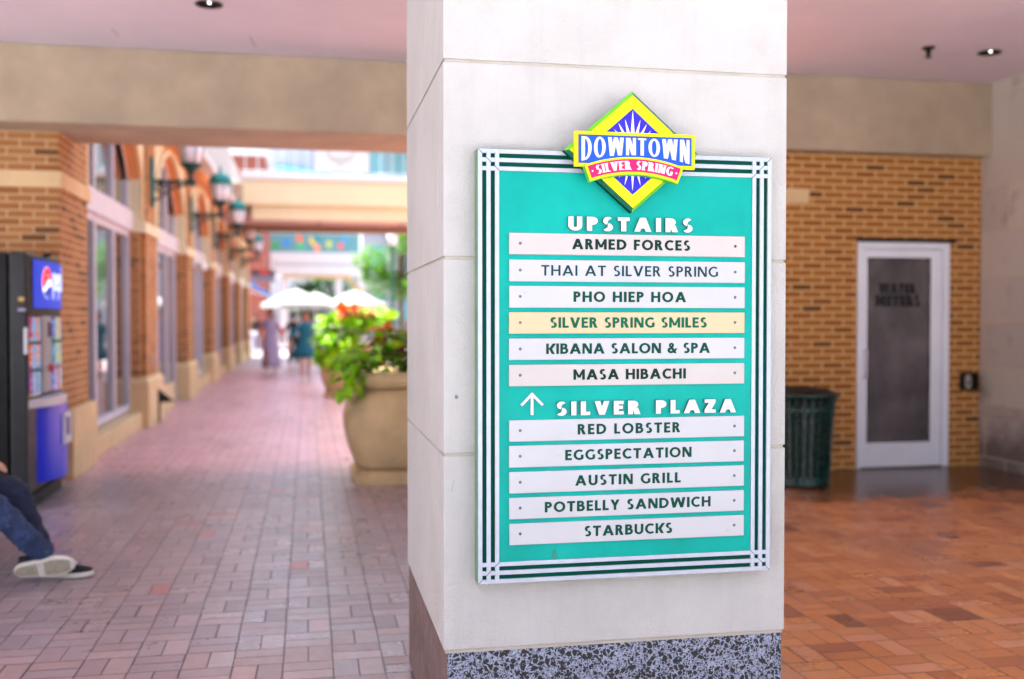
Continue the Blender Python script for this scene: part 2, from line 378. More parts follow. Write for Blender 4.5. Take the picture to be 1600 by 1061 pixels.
    if ch == '&': return .84, arc(.36, .77, .21 + t * .1, .24, 0, 360, t * .85, h * .85, 20) + arc(.32, .28, .32, .29, 60, 330, t, h) + diag(.84 - d, 0, .16, .72, d) + diag(.46, .06, .74 - t * .2, .46, d * .8)
    if ch == '.': return t, rect(0, .4, t, .4 + t)
    return .36, []
def serifs(ch, t, w):
    sp = {'I': [(t / 2, 0), (t / 2, 1)], 'L': [(t / 2, 0), (t / 2, 1)], 'E': [(t / 2, 0), (t / 2, 1)], 'R': [(t / 2, 0), (t / 2, 1), (w - t / 2, 0)], 'P': [(t / 2, 0), (t / 2, 1)],
          'N': [(t * .4, 0), (t * .1, 1), (w - t / 2, 1)], 'V': [(t / 2, 1), (w - t / 2, 1)], 'D': [(t * .4, 0), (t * .4, 1)], 'W': [(t / 2, 1), (w / 2, 1), (w - t / 2, 1)], 'T': [(.35, 0)]}.get(ch, [])
    out = []
    for x, y in sp: out += rect(x - t * .5 - .09, y - (.07 if y else 0), x + t * .5 + .09, y + (0 if y else .07))
    return out
def lettering(mb, text, x0, x1, z0, cap, y, depth, t, h=None, space=.34, warp=None, serif=False, narrow=1.0, step=.00012, toX=None, side=0):
    """set `text` from x0 to x1 (the spacing absorbs the slack) standing on z0; every stroke is a closed solid"""
    gl = [glyph(c, t, h) if c != ' ' else (space, []) for c in text]
    tot = sum(g[0] for g in gl) * cap * narrow; gap = ((x1 - x0) - tot) / max(1, len(text) - 1)
    if len(text) > 1 and x1 - x0 < tot * .9: narrow *= (x1 - x0) / tot * .93; tot = sum(g[0] for g in gl) * cap * narrow; gap = ((x1 - x0) - tot) / max(1, len(text) - 1)
    x = x0; k = 0
    for ch, (w, els) in zip(text, gl):
        if serif: els = els + serifs(ch, t, w)
        for kind, e in els:
            k += 1
            for poly in (e if kind == 'strip' else [e]):
                pts = [(x + px * cap * narrow, z0 + py * cap) for px, py in poly]
                if warp: pts = [warp(*p) for p in pts]
                ar = sum(pts[i][0] * pts[(i + 1) % len(pts)][1] - pts[(i + 1) % len(pts)][0] * pts[i][1] for i in range(len(pts)))
                if ar < 0: pts = pts[::-1]
                yy = y - depth - (k % 7) * step
                if toX is None: mb.prism(pts, lambda a, b: (a, y + .0005, b), lambda a, b: (a, yy, b)); mb.mi[-len(pts):] = [side] * len(pts)
                else: mb.prism(pts, lambda a, b: toX(a, b, -.0005), lambda a, b: toX(a, b, depth + (k % 7) * step))
        x += w * cap * narrow + gap
    return mb

# ------------------------------------------------------------------ materials
BR = [S(158, 102, 48), S(166, 108, 50), S(150, 92, 40), S(128, 74, 32), S(78, 48, 26)]
M = dict(
    pav=paver_mat(), terr=terrazzo_mat(), stone=stone_mat('pale_limestone', S(180, 178, 176)), mortar=mat('buff_mortar', S(172, 165, 154), .9, bump=.003, bscale=120),
    brick=brick_mat('ochre_brick', BR, S(226, 180, 118), .07, joint=.019),
    brick2=brick_mat('tawny_brick', [S(166, 112, 66), S(176, 122, 74), S(158, 102, 56), S(138, 86, 46), S(96, 60, 36)], S(216, 180, 136), .09, joint=.014),
    ceil=mat('pink_grey_plaster', S(222, 211, 223), .85, var=.05, scale=1.2, bump=.002, bscale=60),
    stucco=mat('tan_stucco', S(167, 151, 129), .9, var=.14, scale=2.2, bump=.006, bscale=55),
    cream=mat('cream_stucco', S(216, 206, 172), .85, var=.05, scale=1.5, bump=.003, bscale=60),
    buff=mat('buff_cast_stone', S(216, 186, 142), .85, var=.10, scale=3, bump=.003, bscale=70),
    cast=mat('tan_cast_stone', S(190, 164, 122), .85, var=.18, scale=3.5, bump=.005, bscale=40, dirt=(S(92, 78, 60), .66)),
    arch=mat('orange_brown_plaster', S(206, 138, 84), .85, var=.08, scale=3),
    alum=mat('pale_aluminium', S(208, 204, 220), .4, .2, var=.06, scale=4),
    white=mat('white_paint', S(206, 208, 212), .55, var=.04, scale=2),
    teal=mat('teal_paint', (.0, .31, .26, 1), .42, var=.14, scale=3.5, dirt=((.03, .37, .32, 1), .66), spec=.12),
    green=mat('dark_green_paint', (0, .055, .035, 1), .6, var=.15, scale=6, spec=.05),
    sideg=mat('sage_green_paint', S(92, 132, 98), .5, var=.12, scale=8),
    silver=mat('brushed_silver_trim', S(168, 175, 188), .42, .25, var=.06, scale=30, bump=.0006, bscale=260),
    plate=mat('white_sign_plate', S(174, 175, 180), .42, var=.03, scale=5, dirt=(S(136, 134, 140), .66)),
    plate_warm=mat('off_white_sign_plate', S(176, 170, 168), .45, var=.03, scale=5, dirt=(S(148, 128, 108), .66)),
    plate_cream=mat('cream_sign_plate', S(190, 170, 134), .45, var=.03, scale=5),
    lside=mat('letter_side_shade', S(70, 84, 86), .6), lwhite=mat('white_letter_paint', S(196, 197, 202), .5, var=.02), lgreen=mat('green_vinyl', (0, .05, .03, 1), .6, var=.1, scale=30, spec=.15),
    ldark=mat('dark_green_vinyl', (0, .022, .016, 1), .55, var=.2, scale=30, spec=.15), lblue=mat('blue_green_vinyl', (.002, .04, .05, 1), .55, var=.2, scale=30, spec=.15), lbright=mat('bright_green_vinyl', (0, .10, .05, 1), .6, var=.1, scale=30, spec=.15),
    yellow=mat('yellow_enamel', (.75, .62, .0, 1), .45, var=.02, spec=.25), lime=mat('lime_enamel', (.12, .48, .008, 1), .4, var=.03), dgreen=mat('deep_green_enamel', S(0, 92, 66), .35),
    blue=mat('blue_enamel', (.003, .07, .52, 1), .45, var=.05, scale=20, spec=.25), violet=mat('violet_blue_enamel', (.02, .012, .5, 1), .45, var=.08, scale=12, spec=.25), pink=mat('pink_enamel', (.72, .003, .11, 1), .45, var=.03, spec=.25),
    ink=mat('black_ink', S(16, 14, 24), .5), screw=mat('zinc_screw', S(96, 98, 108), .5, .5), rust=mat('rusty_screw', S(96, 58, 38), .7, .3), hole=mat('dark_recess', S(20, 20, 22), .8),
    black=mat('black_metal', S(12, 12, 14), .5, 0, var=.25, scale=5, dirt=(S(38, 40, 46), .62), spec=.25),
    blackp=mat('black_plastic', S(6, 6, 8), .5, var=.2, spec=.2), char=mat('charcoal_panel', S(18, 19, 24), .5, 0, var=.3, scale=3),
    chrome=mat('chrome', S(214, 214, 220), .2, .9, var=.04), grey=mat('grey_plastic', S(150, 148, 156), .45),
    dgrn=mat('bin_green_enamel', S(0, 50, 46), .25, 0, var=.15, scale=5, coat=.3),
    lampg=mat('verdigris_paint', S(0, 112, 110), .5, .2, var=.15), lampd=mat('dark_verdigris_iron', S(8, 58, 60), .5, .3, var=.2), lglass=mat('frosted_lamp_glass', S(226, 218, 232), .3, var=.03),
    glass=glass_mat('dark_window_glass', S(50, 56, 62)), dglass=frost_mat(),
    block=None, door=mat('white_door_paint', S(228, 234, 246), .45, var=.05, scale=2),
    denim=mat('blue_denim', S(46, 64, 104), .85, var=.5, scale=11, bump=.03, bscale=16, dirt=(S(120, 138, 176), .6)), denim_shade=mat('shaded_denim', S(30, 38, 64), .85, var=.4, scale=11, bump=.03, bscale=16),
    skin=mat('skin', S(206, 156, 128), .55, var=.05), skind=mat('tan_skin', S(164, 104, 78), .55, var=.05), hair=mat('dark_hair', S(34, 24, 22), .5),
    sole=mat('white_rubber', S(226, 222, 212), .6, var=.06, scale=20, dirt=(S(168, 156, 130), .6)), tread=mat('worn_rubber_tread', S(176, 166, 148), .8, var=.2, scale=40, bump=.006, bscale=120), shoe=mat('black_canvas', S(16, 20, 30), .8, var=.3, scale=40), lace=mat('white_lace', S(226, 226, 236), .7),
    lav=mat('lavender_cotton', S(170, 160, 192), .85, var=.08, scale=8), tealc=mat('teal_cotton', S(0, 88, 108), .85, var=.15, scale=8), blackc=mat('black_cotton', S(18, 18, 22), .85), red=mat('red_leather', S(206, 36, 50), .5),
    shirt=mat('grey_cotton', S(120, 124, 134), .85), jean2=mat('light_denim', S(150, 160, 184), .85),
    bench=mat('weathered_wood', S(120, 86, 58), .7, var=.25, scale=12),
    railw=mat('white_rail_paint', S(206, 206, 206), .5), rail=mat('pale_steel', S(200, 210, 214), .4, .4), brown=mat('brown_soffit_paint', S(116, 84, 44), .8), pinkp=mat('rose_soffit_plaster', S(174, 138, 132), .85, var=.06),
    canvas=mat('white_canvas', S(150, 150, 150), .8, var=.02, bump=.002), bluec=mat('blue_canvas', S(60, 130, 206), .8), blueaw=mat('royal_blue_canvas', S(28, 124, 236), .8),
    redbr=mat('far_red_brick', S(142, 78, 66), .9, var=.15, scale=2), wallw=mat('white_facade', S(168, 172, 178), .8, var=.04, scale=.6), wallg=mat('grey_facade', S(138, 142, 152), .8, var=.06, scale=.6),
    aqua=mat('aqua_glass', S(96, 150, 158), .15, var=.1, scale=1), ochre=mat('ochre_paint', S(196, 160, 92), .7), bark=mat('bark', S(92, 78, 62), .9, var=.3, scale=20, bump=.01, bscale=30),
    soil=mat('dark_soil', S(36, 28, 22), .95), lampp=mat('park_green_paint', S(0, 78, 62), .45),
    lf1=leaf_mat('lime_leaf', S(96, 168, 6), S(148, 204, 16), S(214, 226, 48)), lf2=leaf_mat('green_leaf', S(40, 110, 14), S(96, 176, 24), S(150, 204, 40)),
    lf3=leaf_mat('coleus_leaf', S(190, 40, 16), S(240, 90, 24), S(246, 160, 40)), lf4=leaf_mat('variegated_leaf', S(120, 160, 96), S(206, 216, 190), S(236, 236, 220)), lf5=leaf_mat('wine_leaf', S(40, 18, 22), S(84, 40, 34), S(120, 70, 40)),
    flr=leaf_mat('pink_petal', S(226, 40, 80), S(240, 84, 110), S(246, 150, 150)), tree1=leaf_mat('tree_leaf', S(52, 104, 24), S(96, 156, 40), S(150, 196, 70)), tree2=leaf_mat('deep_tree_leaf', S(30, 76, 26), S(60, 118, 36), S(96, 150, 52)),
)
def block_mat():
    n = N('grey_concrete_block'); P = n.pos(); x, y, z = n.xyz(P)[:3]
    bw, bh = .61, .4375
    row = n.math('FLOOR', n.math('DIVIDE', n.math('SUBTRACT', z, .10 - bh * 4), bh)); off = n.math('MULTIPLY', n.math('MODULO', row, 2.0), .5)
    uu = n.math('ADD', n.math('DIVIDE', n.math('ADD', y, 30.05), bw), off)
    fu = n.math('MULTIPLY', n.math('FRACT', uu), bw); fz = n.math('MULTIPLY', n.math('FRACT', n.math('DIVIDE', n.math('SUBTRACT', z, .10 - bh * 4), bh)), bh)
    e = n.math('MINIMUM', n.math('MINIMUM', fu, n.math('SUBTRACT', bw, fu)), n.math('MINIMUM', fz, n.math('SUBTRACT', bh, fz)))
    face = n.maprange(e, .005, .009)
    h = n.white(n.vec(n.math('FLOOR', uu), row, 1.0))
    c = n.ramp(h, [(0, S(178, 168, 160)), (1, S(196, 186, 176))])
    st = n.noise(P, 2.4, 7, .65)
    low = n.maprange(z, .2, .75, .25, 0)
    c = n.mix(n.maprange(n.math('ADD', st, low), .55, .8, 0, .8), c, S(84, 76, 74))
    n.set(Base_Color=n.mix(face, S(198, 180, 156), c), Roughness=.85, Specular_IOR_Level=.3)
    n.bump(n.math('ADD', face, n.noise(P, 70, 5, .7)), .004); return n.m
M['block'] = block_mat()

# ================================================================== SETTING
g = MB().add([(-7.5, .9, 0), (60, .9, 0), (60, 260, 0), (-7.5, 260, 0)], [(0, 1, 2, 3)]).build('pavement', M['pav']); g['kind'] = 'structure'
g = MB().add([(-90, -60, 0), (90, -60, 0), (90, .9, 0), (-90, .9, 0), (-7.5, .9, 0), (-7.5, 260, 0), (-90, 260, 0)], [(0, 1, 2, 3), (3, 4, 5, 6)]).build('bounce_ground', mat('pale_concrete', S(204, 204, 206), .85, var=.08, scale=.4)); g['kind'] = 'structure'  # unseen pale ground, added to bounce sunlight into the passage

CZ = 3.72
# covered passage: ceiling with holes for its lights
L1, L2 = (-.69, 7.79), (5.72, 7.9)
def porch_ceiling():
    t = thing('passage_ceiling', (2, 5, CZ), 'smooth pinkish plaster ceiling over the covered brick passage', 'ceiling')
    xs = sorted([-9, 6.62] + [L1[0] - .078, L1[0] + .078, L2[0] - .078, L2[0] + .078]); ys = sorted([.4, 9.2, L1[1] - .078, L1[1] + .078, L2[1] - .078, L2[1] + .078])
    m = MB()
    for i in range(len(xs) - 1):
        for j in range(len(ys) - 1):
            cx, cy = (xs[i] + xs[i + 1]) / 2, (ys[j] + ys[j + 1]) / 2
            if any(abs(cx - l[0]) < .07 and abs(cy - l[1]) < .07 for l in (L1, L2)): continue
            m.add([(xs[i], ys[j], CZ), (xs[i + 1], ys[j], CZ), (xs[i + 1], ys[j + 1], CZ), (xs[i], ys[j + 1], CZ)], [(3, 2, 1, 0)])
    m.build('plaster_soffit', M['ceil'], t)
    MB().box(-9, 7.6, .4, 10.2, CZ + .3, CZ + .6).build('roof_slab', M['stucco'], t)
    s = MB()
    for a, b in (((-.45, 8.62), (-.42, 8.94)), ((-1.5, 8.58), (-1.48, 8.8))):
        s.add([(a[0], a[1], CZ - .003), (a[0] + .006, a[1], CZ - .003), (b[0] + .006, b[1], CZ - .003), (b[0], b[1], CZ - .003)], [(3, 2, 1, 0)])
    s.build('hairline_crack', M['ink'], t)
porch_ceiling()

def beam(x0, x1, y0, y1, z0, z1, label, name='stucco_beam'):
    o = MB().box(x0, x1, y0, y1, z0, z1).build(name, [M['stucco'], M['pinkp']], bevel=.008)
    return tag(o, label, 'beam', 'stucco beams of the passage')
beam(-9, 3.0, 9.17, 10.22, 3.075, CZ - .002, 'long tan stucco beam across the alley mouth, left of the pillar')
beam(4.0, 6.62, 8.93, 9.9, 3.02, CZ - .002, 'tan stucco beam above the ochre brick wall with the door')

def downlight(x, y, label):
    t = thing('recessed_downlight', (x, y, CZ), label, 'ceiling light', 'recessed downlights in the passage ceiling')
    m = MB(); n = 28; vs = []; fs = []
    for r, z in ((.098, CZ - .001), (.098, CZ - .006), (.072, CZ - .006), (.072, CZ + .004)):
        for i in range(n): vs.append((x + r * math.cos(2 * math.pi * i / n), y + r * math.sin(2 * math.pi * i / n), z))
    for k in range(3):
        for i in range(n): fs.append((k * n + i, k * n + (i + 1) % n, (k + 1) * n + (i + 1) % n, (k + 1) * n + i))
    m.add(vs, fs); m.build('trim_ring', M['blackp'], t, smooth=True)
    c = MB(); vs = []; fs = []
    for r, z in ((.073, CZ - .003), (.075, CZ + .13), (.0, CZ + .14)):
        for i in range(n): vs.append((x + r * math.cos(2 * math.pi * i / n), y + r * math.sin(2 * math.pi * i / n), z))
    for k in range(2):
        for i in range(n): fs.append((k * n + i, (k + 1) * n + i, (k + 1) * n + (i + 1) % n, k * n + (i + 1) % n))
    c.add(vs, fs).build('can', M['blackp'], t, smooth=True)
    MB().ball((x + .004, y - .01, CZ + .02), .013, sc=(1, 1, 1.5)).build('bulb', glow_mat('lamp_glow', (1, .96, .9, 1), 2.5), t, smooth=True)
downlight(*L1, 'round black recessed downlight in the ceiling above the alley mouth')
downlight(*L2, 'round black recessed downlight near the grey block wall')
t = thing('sprinkler_head', (5.11, 7.85, CZ), 'small dark fire sprinkler hanging from the ceiling near the door', 'sprinkler')
MB().lathe([(.052, CZ - .001), (.05, CZ - .012), (.026, CZ - .022)], 5.11, 7.85, 20).build('escutcheon', M['blackp'], t, smooth=True)
MB().lathe([(.022, CZ - .02), (.018, CZ - .06), (.012, CZ - .075), (.03, CZ - .082), (.03, CZ - .086)], 5.11, 7.85, 16).build('nozzle', M['blackp'], t)

# ------------------------------------------------------------------ pillar
PX0, PX1, PY0, PY1 = .4125, 1.552, 3.175, 4.36
def pillar():
    t = thing('stone_pillar', ((PX0 + PX1) / 2, (PY0 + PY1) / 2, 0), 'square pale stone pillar carrying the green directory, on a dark speckled base', 'pillar')
    j = .0045
    zs = [.41, 1.026, 1.638, 2.246, 2.856, CZ - .004]
    for a, b in zip(zs[:-1], zs[1:]):
        m = MB()
        m.box(PX0, PX1, PY0, 3.314, a + j, b - j)
        m.box(PX0, PX1, 3.318, PY1, a + j, b - j)
        m.build('stone_course', M['stone'], t, bevel=.003)
    MB().box(PX0 + .0055, PX1 - .0055, PY0 + .0055, PY1 - .0055, .4035, CZ - .006).build('mortar_core', M['mortar'], t)
    h = MB(); h.py([(.4525 + .006 * math.cos(a), 1.206 + .007 * math.sin(a)) for a in [2 * math.pi * i / 9 for i in range(9)]], PY0 + .004, PY0 - .0006); h.build('anchor_hole', mat('old_plug', S(120, 118, 124), .9, var=.4, scale=200), t)
    h = MB(); h.py([(.436, .912), (.438, .911), (.446, .945), (.444, .947)], PY0 + .002, PY0 - .0004); h.build('scratch', mat('scratch_grey', S(150, 146, 144), .9), t)
    MB().box(PX0 + .012, PX1 - .006, PY0 + .006, PY1 - .006, 0, .403).build('speckled_base', M['terr'], t, bevel=.003)
    MB().box(PX0 + .005, PX0 + .0115, PY0 + .012, PY1 - .006, 0, .402).build('base_side_face', mat('brown_base_side', S(104, 84, 80), .5, var=.3, scale=7, dirt=(S(60, 48, 48), .6)), t)  # thin darker brown sheet over the left side of the base
pillar()

# ------------------------------------------------------------------ directory sign
def directory():
    yf = 3.115; yb = PY0 - .0005
    x0, x1, z0, z1 = .511, 1.471, .632, 1.968
    t = thing('directory_sign', ((x0 + x1) / 2, yb, (z0 + z1) / 2), 'teal shopping directory board in a silver lattice frame on the stone pillar', 'sign')
    b = .0132
    MB().box(x0 + .004, x1 - .004, yf + .008, yb, z0 + .004, z1 - .004).build('backing_box', M['green'], t)
    s = MB()     # outer sides of the box
    s.box(x0 - .001, x0 + .003, yf + .004, yb, z0, z1); s.box(x1 - .003, x1 + .001, yf + .004, yb, z0, z1); s.box(x0 + .003, x1 - .003, yf + .004, yb, z0 - .001, z0 + .003); s.box(x0 + .003, x1 - .003, yf + .004, yb, z1 - .003, z1 + .001)
    s.build('box_side', M['sideg'], t)
    ix0, ix1, iz0, iz1 = x0 + 5 * b, x1 - 5 * b, z0 + 5 * b, z1 - 5 * b
    fr = MB()
    vx = [x0, x0 + 2 * b, x0 + 4 * b, x1 - 5 * b, x1 - 3 * b, x1 - b]
    vz = [z0, z0 + 2 * b, z0 + 4 * b, z1 - 5 * b, z1 - 3 * b, z1 - b]
    for x in vx: fr.box(x, x + b, yf, yf + .0075, z0, z1)
    edges = [(x0 + b, x0 + 2 * b), (x0 + 3 * b, x0 + 4 * b), (x0 + 5 * b, x1 - 5 * b), (x1 - 4 * b, x1 - 3 * b), (x1 - 2 * b, x1 - b)]
    for z in vz:
        for a, c in edges: fr.box(a, c, yf + .0002, yf + .0075, z, z + b)
    fo = fr.build('lattice_frame', M['silver'], t, bevel=.0006)
    ml = MB()
    for (cx, cz, sx, sz) in ((x0, z1, 1, -1), (x0, z0, 1, 1), (x1, z1, -1, -1), (x1, z0, -1, 1)):
        for k in (0, 2, 4):
            a = (cx + sx * k * b, cz + sz * k * b); c = (cx + sx * (k + 1) * b, cz + sz * (k + 1) * b); w = .0006
            p = [(a[0] - w, a[1] + w * sx * sz), (a[0] + w, a[1] - w * sx * sz), (c[0] + w, c[1] - w * sx * sz), (c[0] - w, c[1] + w * sx * sz)]
            ml.prism(p, lambda q, r: (q, yf + .002, r), lambda q, r: (q, yf - .0003, r))
    ml.build('mitre_joint', M['ink'], fo)
    yp = yf + .004
    MB().box(ix0 + .0005, ix1 - .0005, yp, yf + .0078, iz0 + .0005, iz1 - .0005).build('panel', M['teal'], t)
    # small scuffs on the panel
    sc = MB()
    sc.py([(.742, .700), (.757, .696), (.764, .706), (.757, .724), (.749, .734), (.743, .716)], yp + .001, yp - .0002)
    sc.build('scuff_mark', mat('teal_scuff', (0, .19, .15, 1), .5), t)
    plates = [('ARMED FORCES', 1.647, 1.713, .806, 1.193, 'plate_warm', 'ldark', .175), ('THAI AT SILVER SPRING', 1.564, 1.631, .708, 1.287, 'plate', 'lblue', .145), ('PHO HIEP HOA', 1.483, 1.550, .811, 1.180, 'plate', 'lgreen', .17),
              ('SILVER SPRING SMILES', 1.403, 1.469, .736, 1.250, 'plate_cream', 'lbright', .165), ('KIBANA SALON & SPA', 1.322, 1.388, .724, 1.261, 'plate', 'lgreen', .165), ('MASA HIBACHI', 1.241, 1.307, .811, 1.180, 'plate_warm', 'ldark', .17),
              ('RED LOBSTER', 1.070, 1.136, .825, 1.162, 'plate', 'lgreen', .165), ('EGGSPECTATION', .990, 1.057, .785, 1.200, 'plate', 'lgreen', .165), ('AUSTIN GRILL', .910, .976, .817, 1.164, 'plate', 'lgreen', .165),
              ('POTBELLY SANDWICH', .830, .896, .720, 1.265, 'plate', 'lgreen', .165), ('STARBUCKS', .750, .816, .847, 1.136, 'plate', 'lgreen', .165)]
    ypl = yp - .007
    lab = {'plate_cream': 'cream name plate reading SILVER SPRING SMILES'}
    for i, (txt, a, c, tx0, tx1, pm, lm, th) in enumerate(plates):
        dx = random.uniform(-.0006, .0006); tilt = random.uniform(-.0006, .0006)
        pl = MB().py([(.608 + dx, a), (1.379 + dx, a + tilt), (1.379 + dx, c + tilt), (.608 + dx, c)], yp + .0005, ypl).build('name_plate', M[pm], t, bevel=.0008)
        pl['label'] = ('cream' if pm == 'plate_cream' else 'white') + ' name plate reading ' + txt
        cap = .0325 if i not in (1,) else .0325
        zc = (a + c) / 2 - cap / 2 + .001
        lettering(MB(), txt, tx0, tx1, zc, cap, ypl, .0006, th + (.03 if i == 1 else .062), space=.34, narrow=1.14).build('lettering', M[lm], pl)
        for sx in (.642, 1.346):
            sz = (a + c) / 2 + .001; s = MB().lathe([(.0048, 0), (.0044, .0012), (.0018, .0013), (.0014, .0006)], 0, 0, 14)
            s.v = [(sx + X, ypl - Z, sz + Y) for X, Y, Z in s.v]
            s.build('screw_head', M['rust'] if (i == 0 and sx > 1) else M['screw'], pl)
    for word, wx0, wx1, wz, wc, sp in (('UPSTAIRS', .793, 1.200, 1.7225, .0435, .4), ('SILVER PLAZA', .755, 1.349, 1.1485, .043, .42)):
        hl = thing_part('heading', t, 'raised white heading reading ' + word)
        nr = 1.28; tw = sum(glyph(c, .30, .25)[0] if c != ' ' else sp for c in word) * wc * nr; gp = (wx1 - wx0 - tw) / (len(word) - 1); xx = wx0
        for c in word:
            gw = (glyph(c, .30, .25)[0] if c != ' ' else sp) * wc * nr
            if c != ' ': lettering(MB(), c, xx, xx + gw, wz, wc, yp, .011, .30, .25, step=.0002, narrow=nr, side=1).build('letter', [M['lwhite'], M['lside']], hl)  # letter sides coloured dark to stand for their shade
            xx += gw + gp
    ar = MB(); cx = .680; w = .0045
    ar.py([(cx - w, 1.151), (cx + w, 1.151), (cx + w, 1.212), (cx - w, 1.212)], yp + .0005, yp - .0062)
    ar.py([(cx, 1.2215), (cx - .037, 1.184), (cx - .031, 1.1785), (cx, 1.2095)], yp + .0005, yp - .006)
    ar.py([(cx, 1.2095), (cx + .031, 1.1785), (cx + .037, 1.184), (cx, 1.2215)], yp + .0005, yp - .006)
    ar.build('arrow', M['lwhite'], t, bevel=.0006)
    # emblem
    cx, cz = .992, 1.967; hw, hz = .2185, .188
    ye = 3.075
    em = MB()
    def dia(a, c): return [(cx, cz - c), (cx + a, cz), (cx, cz + c), (cx - a, cz)]
    def ring(mb, A, B, ya, yb_, mi=None):
        for i in range(4):
            j = (i + 1) % 4
            mb.add([(A[i][0], ya, A[i][1]), (A[j][0], ya, A[j][1]), (B[j][0], yb_, B[j][1]), (B[i][0], yb_, B[i][1])], [(0, 1, 2, 3)], (mi or [0, 0, 0, 0])[i])
    D0, D1 = dia(hw, hz), dia(hw * .925, hz * .925)
    # bevelled rim: two sides lime, two sides deep green
    ring(em, D0, D0, yf - .002, ye + .016, [1, 2, 1, 2]); ring(em, D0, D1, ye + .016, ye + .004, [0, 1, 0, 1])
    em.add([(p[0], yf - .002, p[1]) for p in D0], [(3, 2, 1, 0)], 1)
    eo = em.build('emblem', [M['lime'], M['dgreen'], M['green']], t)
    eo['label'] = 'yellow and blue diamond emblem with banner and ribbon at the top of the board'
    y2 = MB(); D2 = dia(hw * .70, hz * .715)
    ring(y2, D1, D2, ye + .004, ye + .004); ring(y2, D2, dia(hw * .69, hz * .705), ye + .004, ye + .008)
    y2.build('yellow_border', M['yellow'], eo)
    bl = MB(); D3 = dia(hw * .70, hz * .715); bl.add([(p[0], ye + .0075, p[1]) for p in D3], [(0, 1, 2, 3)]); bl.build('blue_field', M['violet'], eo)
    ray = MB()
    for k in range(26):
        a = 2 * math.pi * (k + .5) / 26 + math.pi / 2 - 2 * math.pi * .5 / 26
        dx, dz = math.cos(a), math.sin(a)
        ra = .97 / (abs(dx) / (hw * .69) + abs(dz) / (hz * .705)) * (.94 if k % 2 else .99)
        nx, nz = -dz, dx; w0 = .0085
        r0 = .03
        ray.py([(cx + dx * r0 - nx * w0, cz + dz * r0 - nz * w0), (cx + dx * ra, cz + dz * ra), (cx + dx * r0 + nx * w0, cz + dz * r0 + nz * w0)][::1], ye + .0074, ye + .0062)
    ray.build('sunray', mat('pale_lilac_paint', S(236, 222, 246), .4), eo)
    # banner
    yb0 = 3.070; yb1 = 3.056
    bx0, bx1, bz0, bz1 = .7995, 1.1865, 1.9135, 2.0215
    bn = MB(); bn.box(bx0, bx1, yb1, yb0, bz0, bz1); bo = bn.build('banner', M['yellow'], eo, bevel=.001)
    def frame2(mb, x0_, x1_, z0_, z1_, w, ya, yb_):
        mb.box(x0_, x0_ + w, ya, yb_, z0_, z1_); mb.box(x1_ - w, x1_, ya, yb_, z0_, z1_); mb.box(x0_ + w, x1_ - w, ya, yb_, z0_, z0_ + w); mb.box(x0_ + w, x1_ - w, ya, yb_, z1_ - w, z1_)
    f = MB(); frame2(f, bx0 + .0065, bx1 - .0065, bz0 + .006, bz1 - .006, .0022, yb1 - .0006, yb1 + .001)
    f.build('lime_line', M['lime'], bo) if False else f.build('lime_edging', M['lime'], bo)
    f = MB(); frame2(f, bx0 + .0115, bx1 - .0115, bz0 + .0105, bz1 - .0105, .0018, yb1 - .0006, yb1 + .001); f.build('dark_edging', M['ink'], bo)
    MB().box(bx0 + .0133, bx1 - .0133, yb1 - .0004, yb1 + .001, bz0 + .0123, bz1 - .0123).build('blue_panel', M['blue'], bo)
    # ribbon under the banner, an upward arc
    rc = (.988, 1.943 - .46); Rad = .46
    def A(x, z):      # bend: x along the arc, z radial offset
        a = (x - rc[0]) / Rad; return (rc[0] + (Rad + z) * math.sin(a), rc[1] + (Rad + z) * math.cos(a))
    yr0 = 3.066; yr1 = 3.049
    def band(mb, xa, xb, za, zb, ya, yb_, n=20):
        for i in range(n):
            u = xa + (xb - xa) * i / n; v = xa + (xb - xa) * (i + 1) / n
            p = [A(u, za), A(v, za), A(v, zb), A(u, zb)]
            vs = [(q[0], yb_, q[1]) for q in p] + [(q[0], ya, q[1]) for q in p]
            fs = [(4, 5, 6, 7), (0, 4, 7, 3)] if i == 0 else [(4, 5, 6, 7)]
            fs += [(0, 1, 5, 4), (2, 3, 7, 6)]
            if i == n - 1: fs.append((1, 2, 6, 5))
            mb.add(vs, fs)
    rb = MB(); band(rb, .826, 1.150, -.052, .003, yr1 + .003, yr0 + .012); ro = rb.build('ribbon', M['lime'], eo)
    rb = MB(); band(rb, .8275, 1.1485, -.049, .0025, yr1 + .0006, yr1 + .004); rb.build('yellow_edging', M['yellow'], ro)
    rb = MB(); band(rb, .8345, 1.1415, -.0425, -.0035, yr1 - .0002, yr1 + .002); rb.build('dark_edging', M['ink'], ro)
    rb = MB(); band(rb, .8355, 1.1405, -.0415, -.0045, yr1 - .0008, yr1 + .002); rb.build('pink_panel', M['pink'], ro)
    tx = lettering(MB(), 'SILVER SPRING', .857, 1.119, -.0365, .027, yr1 - .0008, .0022, .30, .12, space=.42, serif=True, warp=lambda x, z: A(x, z))
    for sx in (.8445, 1.1315):
        q = A(sx, -.023); tx.py([(q[0] + .0028 * math.cos(a * math.pi / 4), q[1] + .0028 * math.sin(a * math.pi / 4)) for a in range(8)], yr1, yr1 - .003)
    tx.build('lettering', M['lwhite'], ro)
    # banner word: tall narrow letters cut to the ribbon's curve
    ztop = 2.0045
    def W2(x, z):
        u = (x - bx0 - .02) / (bx1 - bx0 - .04) * 2 - 1
        hh = .0745 - .022 * (1 - u * u)
        return (x, ztop - (1 - (z - 0.0) / .0745) * hh)
    lettering(MB(), 'DOWNTOWN', .8205, 1.1675, 0, .0745, yb1 - .0004, .0024, .29, .10, narrow=.50, warp=W2).build('lettering', M['lwhite'], bo)
directory()

